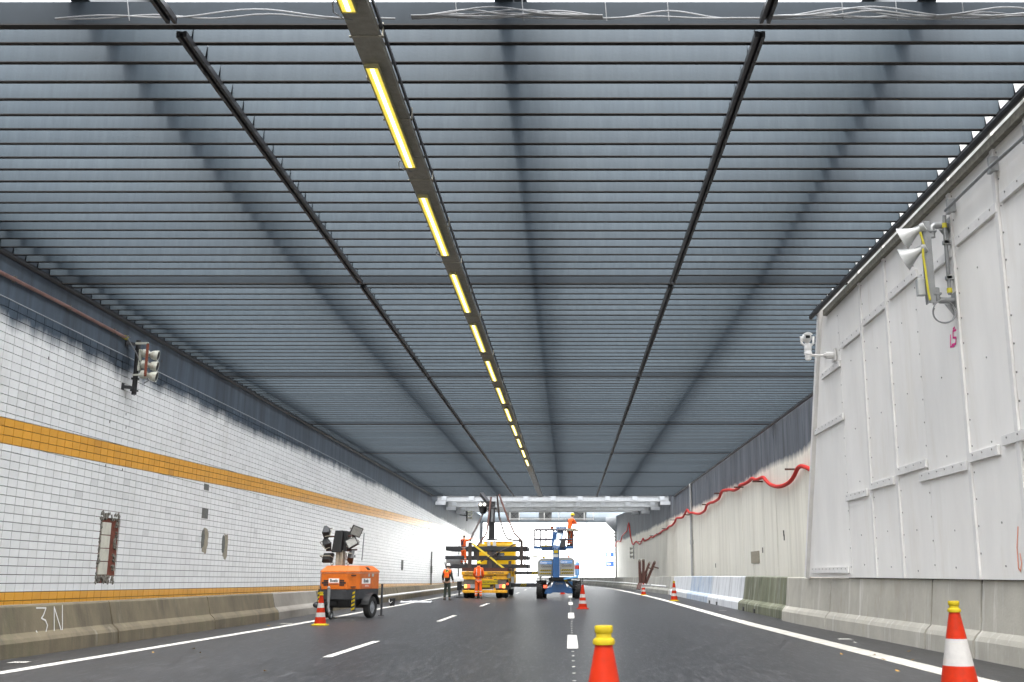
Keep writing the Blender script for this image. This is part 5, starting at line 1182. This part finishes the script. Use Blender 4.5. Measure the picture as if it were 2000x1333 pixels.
# right cluster of two on the panel wall
XP = XR - .42
ru = lambda u, v, X=XP: onX(1700 + u / 5.125, 380 + v / 5.125, X)
p0, p1 = ru(575, 255), ru(615, 1095); hr = thing('horn_cluster', 'two clean grey horn loudspeakers on a steel bracket on the white panel wall', 'loudspeaker', (XP, p1.y, p1.z))
s = MB(); yv = p1.y; s.span((XP - .07, yv - .05, p1.z), (XP - .05, yv + .09, p0.z)); s.span((XP - .05, yv - .05, p1.z), (XP + .06, yv - .035, p0.z)); s.span((XP + .045, yv - .034, p1.z), (XP + .06, yv + .09, p0.z)); s.build('channel_post', M['galv'], hr, bevel=.004)
for (za_, zb_) in ((ru(600, 270).z, ru(600, 400).z), (ru(640, 1040).z, ru(640, 910).z)):
    s = MB(); s.tube([(XP + .09, yv, zb_), (XP + .09, yv, za_ - .0 if za_ < zb_ else za_ - .03), (XP + .14, yv, za_), (XR - .02, yv + .02, za_)], .055, 14); s.build('elbow_pipe', M['galv'], hr, smooth=True)
    s = MB(); s.box((XR - .035, yv + .02, za_), (.02, .22, .26)); s.prism([(XR - .045, yv + .02, za_ - .06), (XR - .045, yv + .02, za_ - .28), (XR - .2, yv + .02, za_ - .06)], (0, .012, 0)); s.build('wall_plate', M['grey_pole'], hr)
    s = MB(); s.box((XP + .09, yv, (za_ + zb_) / 2), (.13, .13, .03)); s.build('clamp', M['galv'], hr)
for (u0, v0, u1, v1) in ((520, 375, 345, 480), (535, 580, 350, 690)):
    c0 = Vector((XP - .08, yv + .0, ru(u0, v0).z)); horn(hr, c0 + Vector((.05, -.05, .02)), (-.66, .42, -.32), .42, .20, M['pale_plastic'])
    s = MB(); s.bar(c0 + Vector((.05, -.03, .06)), c0 + Vector((-.15, .08, -.02)), .04, .06); s.build('horn_arm', M['galv'], hr)
a, c = ru(490, 925), ru(560, 1040); s = MB(); s.span((XP - .2, yv + .02, c.z), (XP - .075, yv + .14, a.z)); s.build('junction_box', M['pale_plastic'], hr, bevel=.008)
s = MB(); s.tube([Vector((XP - .08, yv - .07, 0)) + Vector((dx, 0, ru(u, v).z)) for u, v, dx in ((500, 450, -.05), (540, 545, .0), (520, 600, -.02), (520, 680, -.03), (545, 780, -.01), (560, 900, .0), (570, 1000, .01), (590, 1085, .03))], .02, 7); s.build('yellow_lead', M['yellow_cable'], hr, smooth=True)
s = MB(); ca = Vector((XP + .18, yv - .05, ru(690, 1130).z)); s.tube([ca + Vector((.19 * math.cos(t), .03 * math.sin(2 * t), .19 * math.sin(t))) for t in [2 * math.pi * i / 24 for i in range(24)]], .012, 6, closed=True); s.tube([ca + Vector((.175 * math.cos(t), .03, .17 * math.sin(t) - .02)) for t in [R(150) + R(240) * i / 16 for i in range(17)]], .012, 6); s.build('cable_loop', M['cable'], hr, smooth=True)
q0, q1 = ru(745, 300, XR - .12), ru(790, 1010, XR - .12); yc = (q0.y + q1.y) / 2
s = MB(); s.tube([(XR - .12, yc, q1.z), (XR - .12, yc, q0.z), (XR - .12, yc - .04, ru(740, 210, XR - .12).z)], .032, 10); s.build('riser_pipe', M['galv'], hr, smooth=True)
for v in (305, 995): s = MB(); zz = ru(750, v, XR - .12).z; s.tube([(XR - .12, yc, zz - .04), (XR - .12, yc, zz + .04)], .045, 12); s.build('gland', M['yellow_cable'], hr, smooth=True)
for v in (450, 830): s = MB(); zz = ru(790, v, XR - .12).z; s.box((XR - .08, yc, zz), (.16, .09, .07)); s.box((XR - .12, yc, zz), (.09, .09, .05)); s.build('pipe_bracket', M['grey_pole'], hr)
# pan-tilt camera on the wall end
cu = lambda u, v, X: onX(1540 + u / 9.52, 620 + v / 9.52, X)
w0 = cu(870, 710, XR - .02); cz = w0.z; cyy = w0.y; dcam = cyy * CP
XA = (1540 + 365 / 9.52 - CX) / F * (cyy * CP + (cz - CAMZ) * SP)
pc = thing('security_camera', 'white pan tilt security camera on an arm at the end of the panel wall', 'camera', (XA, cyy, cz))
k = dcam / F * 1.04
zc = lambda v: cz - (v - 710) / 9.52 * k
s = MB(); s.box((XR - .05, cyy, cz), (.04, .26, .30)); s.tube([(XR - .07, cyy, cz), (XR - .26, cyy, cz)], .085, 16); s.tube([(XR - .26, cyy, cz), (XR - .30, cyy, cz)], .055, 14); s.tube([(XR - .29, cyy, cz), (XA, cyy, cz)], .032, 12); s.build('wall_arm', M['white_batten'], pc, smooth=True)
s = MB(); s.lathe([(.02, zc(810) - cz), (.065, zc(795) - cz), (.078, zc(760) - cz), (.08, zc(705) - cz), (.095, zc(700) - cz), (.095, zc(655) - cz), (.085, zc(630) - cz)], (XA, cyy, cz), 20); s.lathe([(.075, zc(628) - cz), (.09, zc(610) - cz), (.09, zc(500) - cz), (.07, zc(480) - cz)], (XA, cyy, cz), 20); s.build('column', M['white'], pc, smooth=True)
hc_ = Vector((XA - .012, cyy, zc(375))); s = MB(); s.ball(hc_, .118, 20, sc=(1, 1.15, 1.05)); hd_ = s.build('camera_head', M['white'], pc, smooth=True)
s = MB(); s.box(hc_ + Vector((0, -.115, .0)), (.10, .06, .07)); s.build('lens_window', M['glass_dark'], hd_, bevel=.015); s = MB(); s.prism([(hc_.x + .11 * math.cos(t), hc_.y - .10, hc_.z + .035 + .07 * math.sin(t)) for t in [R(10 + 16 * i) for i in range(11)]] , (0, -.07, 0)); s.build('sun_hood', M['white'], hd_, fixn=True)
s = MB()
for q in (-1, 1): s.tube([(XA + q * .07, cyy, zc(520)), (XA + q * .14, cyy, zc(480)), (XA + q * .15, cyy, zc(350))], .028, 10)
s.build('yoke', M['white'], pc, smooth=True)
# red hose along the plank wall
hp = [(1590, 922), (1578, 915), (1566, 911), (1558, 915), (1552, 928), (1544, 940), (1532, 948), (1518, 951), (1505, 947), (1497, 940), (1491, 933), (1484, 935), (1476, 938), (1469, 935), (1462, 941), (1453, 946), (1446, 948), (1442, 954), (1433, 958), (1425, 957), (1418, 958), (1412, 959), (1408, 964), (1404, 974), (1394, 981), (1386, 983), (1380, 988), (1377, 997), (1369, 1003), (1360, 1004), (1352, 1002), (1346, 1002),
      (1342, 996), (1338, 1003), (1333, 1011), (1326, 1012), (1321, 1013), (1318, 1020), (1312, 1027), (1306, 1029), (1302, 1034), (1296, 1036), (1291, 1040), (1286, 1043), (1280, 1046), (1275, 1050), (1271, 1049), (1268, 1052), (1263, 1055), (1258, 1057), (1256, 1052), (1252, 1060), (1248, 1063), (1243, 1058), (1239, 1061), (1236, 1064), (1232, 1050), (1228, 1022), (1225, 1036), (1219, 1043), (1215, 1048), (1212, 1058), (1207, 1057), (1203, 1061), (1202, 1071)]
def on_far(px, py, off):
    X = XF
    for _ in range(8):
        p = onX(px, py, X); X = XF + curve(min(p.y, 166)) - off
    return p
pts = []
for i, (px, py) in enumerate(hp):
    p = on_far(px, py, .16)
    if p.y > 166: p = onY(px, py, 163.0 + (i - 60) * .3)
    pts.append(p)
fine = []
for i in range(len(pts) - 1):
    p0_, p1_, p2_, p3_ = pts[max(i - 1, 0)], pts[i], pts[i + 1], pts[min(i + 2, len(pts) - 1)]
    for t in (0, .33, .66): fine.append(.5 * ((2 * p1_) + (p2_ - p0_) * t + (2 * p0_ - 5 * p1_ + 4 * p2_ - p3_) * t * t + (3 * p1_ - p0_ - 3 * p2_ + p3_) * t ** 3))
s = MB(); s.tube(fine, .085, 10); tag(s.build('red_hose', M['red_hose'], org=pts[0], smooth=True), 'long sagging red hose hung on brackets along the cream plank wall', 'hose')
for i, (px, py) in enumerate(((1557, 914), (1490, 938), (1452, 949), (1411, 961), (1386, 983), (1349, 1003), (1320, 1013), (1303, 1030), (1291, 1040), (1278, 1044), (1265, 1052), (1254, 1055))):
    p = on_far(px, py + 3, 0); s = MB(); s.bar((p.x, p.y, p.z), (p.x - .5, p.y, p.z), .05, .07); s.build('hose_bracket', M['brown_steel'], fw)
# small loudspeaker-like fittings under the hose end and far horn cluster
for (px, py, lab) in ((1236, 1078, 'small grey horn cluster hanging on the cream wall below the hose peak'), (1202.5, 1047, 'small grey horn cluster on the tunnel mouth corner above the hose end')):
    p = on_far(px, py, .3)
    if p.y > 164: p = onY(px, py, 163.5)
    r = thing('horn_cluster', lab, 'loudspeaker', p); s = MB(); s.tube([p + Vector((.1, 0, -.9)), p + Vector((.1, 0, .7))], .06, 8); s.build('post', M['grey_pole'], r)
    for k in range(3): horn(r, p + Vector((.1, -.1, -.6 + k * .5)), (-1, -.3, -.1), .45, .2, M['horn_old'])
p = onX(914, 1006, XL + 2.2); p = onY(912, 1006, 120.0)
r = thing('horn_cluster', 'pale three horn loudspeaker post at the far end of the tiled wall', 'loudspeaker', p); s = MB(); s.tube([onY(912, 1018, 120.0), onY(912, 994, 120.0)], .08, 8); s.bar(onY(912, 1008, 120.0), (XL + curve(120), 120.0, p.z), .1, .1); s.build('post', M['black_steel'], r)
for k in range(3): horn(r, onY(914, 999.5 + k * 6, 119.8), (.9, -.45, -.05), .5, .17, M['horn_old'], r0=.08)

# ------------------------------------------------------------------ small things along the verges
pr = [((1249, 1096), (1250, 1140), .15, 'upright brown steel prop with a bolt hole, leftmost of the leaning props'), ((1256.5, 1094.5), (1257, 1140), .15, 'tallest upright brown steel prop, second in the bundle of leaning props'), ((1268.5, 1100), (1256, 1132), .13, 'brown steel prop leaning right with a short side arm, shorter one'), ((1278.5, 1098.5), (1261, 1141), .15, 'brown steel prop leaning furthest right with a side arm'), ((1253.5, 1119), (1253, 1140), .12, 'short brown steel prop stub standing between the uprights'), ((1263, 1121), (1258, 1138), .12, 'short brown steel prop stub leaning right in the bundle')]
YPp = 63.0
for i, (t_, b_, w, lab) in enumerate(pr):
    a, c = onY(*t_, YPp + i * .12), onY(*b_, YPp + i * .12); r = thing('steel_prop', lab, 'prop', c, 'brown steel props leaning on the right verge')
    s = MB(); s.bar(c, a, w, w * .8, (0, 1, 0)); s.build('post', M['brown_steel'], r); s = MB(); s.lathe([(w * .5, 0), (w * .5, .1)], a + Vector((0, -.06, .02)), 10, Matrix.Rotation(R(-90), 3, 'X')); s.build('eye_plate', M['mast'], r)
    if i in (2, 3): d = (a - c).normalized(); m_ = a.lerp(c, .2 if i == 3 else .28); s = MB(); s.bar(m_, m_ + Vector((.34, 0, -.10)), .07, .07, (0, 1, 0)); s.build('side_arm', M['brown_steel'], r)
r = thing('prop_cradle', 'low slatted steel cradle holding the leaning brown props', 'rack', onY(1249, 1152, YPp)); 
for k in range(3):
    s = MB(); s.bar(onY(1247 + k * 3, 1140, YPp - .3), onY(1243.5 + k * 3, 1152, YPp - .8), .07, .1, (0, 1, 0)); s.build('slat', M['brown_steel'], r)
s = MB(); s.bar(onY(1242.5, 1152.8, YPp - .8), onY(1253, 1154, YPp - .8), .1, .06); s.span(onY(1247, 1142, YPp - .2), onY(1270, 1146, YPp + .6)); s.build('sole_bar', M['galv'], r)
p = onZ(766, 1184, 0); p = Vector((xl(p.y) + .45, onZ(766, 1184, 0).y, 0)); p = onZ(766, 1184, .0)
r = thing('bucket', 'black plastic bucket standing at the foot of the low left barrier', 'bucket', p); s = MB(); s.lathe([(.10, 0), (.13, .30), (.14, .30), (.135, .32), (.115, .31), (.09, .02)], p, 18, caps=False); s.lathe([(.10, 0), (.01, .004)], p, 18); s.build('pail', M['black'], r, smooth=True)
s = MB(); s.tube([p + Vector((-.13, 0, .30)), p + Vector((-.12, -.12, .2)), p + Vector((-.05, -.16, .12)), p + Vector((.02, -.14, .2))], .012, 6); s.build('handle', M['white'], r, smooth=True)
p = onZ(813, 1177, 0); s = MB(); rb = random.Random(8); n = 12; vs = []
for i in range(n + 1):
    for j in range(5): vs.append((p.x - .75 + 1.5 * i / n, p.y - .3 + .15 * j + rb.uniform(-.05, .05), .01 + (0 if j in (0, 4) else rb.uniform(.01, .08))))
s.add(vs, [(i * 5 + j, (i + 1) * 5 + j, (i + 1) * 5 + j + 1, i * 5 + j + 1) for i in range(n) for j in range(4)]); tag(s.build('plastic_sheet', M['film'], org=p), 'crumpled white plastic sheet lying on the verge left of the white edge line', 'sheet')
# world beyond the tunnel: poles, route signs, banner
def pole(px, pb, pt_, Y, r, lab):
    a, c = onY(px, pb, Y), onY(px, pt_, Y); o = thing('lamp_post', lab, 'pole', a, 'poles beyond the tunnel mouth'); s = MB(); s.tube([Vector((a.x, Y, -.4)), Vector((a.x, Y, c.z))], [r, r * .7], 8); s.build('pole', M['grey_pole'], o, smooth=True); return o
o = pole(1146.5, 1132, 1012, 185, .35, 'tall grey pole beyond the portal, right of the blue lift'); s = MB(); a = onY(1146.5, 1105, 185)
for k in range(3): s.box(a + Vector((-.3, -.2, -1.2 + 1.1 * k)), (.4, .4, .6))
s.build('cabinet', M['grey_pole'], o)
pole(1162, 1134, 1098, 190, .14, 'thin short pole beyond the portal near the blue signs'); pole(1030.5, 1146, 1085, 180, .12, 'thin pole beyond the portal behind the truck outriggers')
for (y0, y1, lab, t) in ((1079, 1088, 'upper blue route sign with white symbols at the tunnel mouth', 'A10'), (1097, 1107, 'lower blue route sign with white symbols at the tunnel mouth', 'A12')):
    a, c = onY(1183.5, y1, 176), onY(1199.5, y0, 176); r = thing('route_sign', lab, 'sign', ((a.x + c.x) / 2, 176, a.z), 'blue route signs')
    s = MB(); s.span((a.x, 176, a.z), (c.x, 176.15, c.z)); s.build('board', M['sign_blue'], r)
    s = MB(); w, h = c.x - a.x, c.z - a.z
    for i in range(3):
        x = a.x + w * (.18 + .14 * i); s.bar((x, 175.97, a.z + h * .3), (x + w * .1, 175.97, a.z + h * .7), .06, .03, (0, 1, 0)); s.bar((x + w * .1, 175.965, a.z + h * .3), (x, 175.965, a.z + h * .7), .06, .03, (0, 1, 0))
    s.build('symbol', M['white'], r); s = MB(); s.tube([((a.x + c.x) / 2, 176.3, -.3), ((a.x + c.x) / 2, 176.3, c.z)], .1, 8); s.build('post', M['grey_pole'], r)
a, c = onY(1038, 1095.5, 178), onY(1051.5, 1084, 178); r = thing('banner', 'pale banner board on posts far beyond the tunnel mouth', 'sign', ((a.x + c.x) / 2, 178, -.3)); s = MB(); s.span((a.x, 178, a.z), (c.x, 178.1, c.z)); s.build('board', mat('banner_pale', (.62, .62, .55), .7), r); s = MB(); s.span((a.x + .1, 177.97, c.z - .42), (c.x - .1, 177.99, c.z - .2)); s.build('dark_line', M['grey_patch'], r)
s = MB()
for x in (a.x + .1, c.x - .1): s.tube([(x, 178.2, -.4), (x, 178.2, c.z)], .06, 6)
s.build('post', M['grey_pole'], r)
# guard rail across the far exit
r = thing('guard_rail', 'thin steel guard rail crossing the bright exit behind truck and lift', 'rail', (-9, 172, -.3))
s = MB(); pts = [Vector((-18, 172, .62)), Vector((-9, 171, .62)), Vector((0, 172, .66))]; s.tube(pts, .06, 6); s.build('rail', M['grey_pole'], r)
for i in range(8): s = MB(); x = -17 + i * 2.4; s.bar((x, 172, -.35), (x, 172, .6), .08, .08); s.build('post', M['grey_pole'], r)
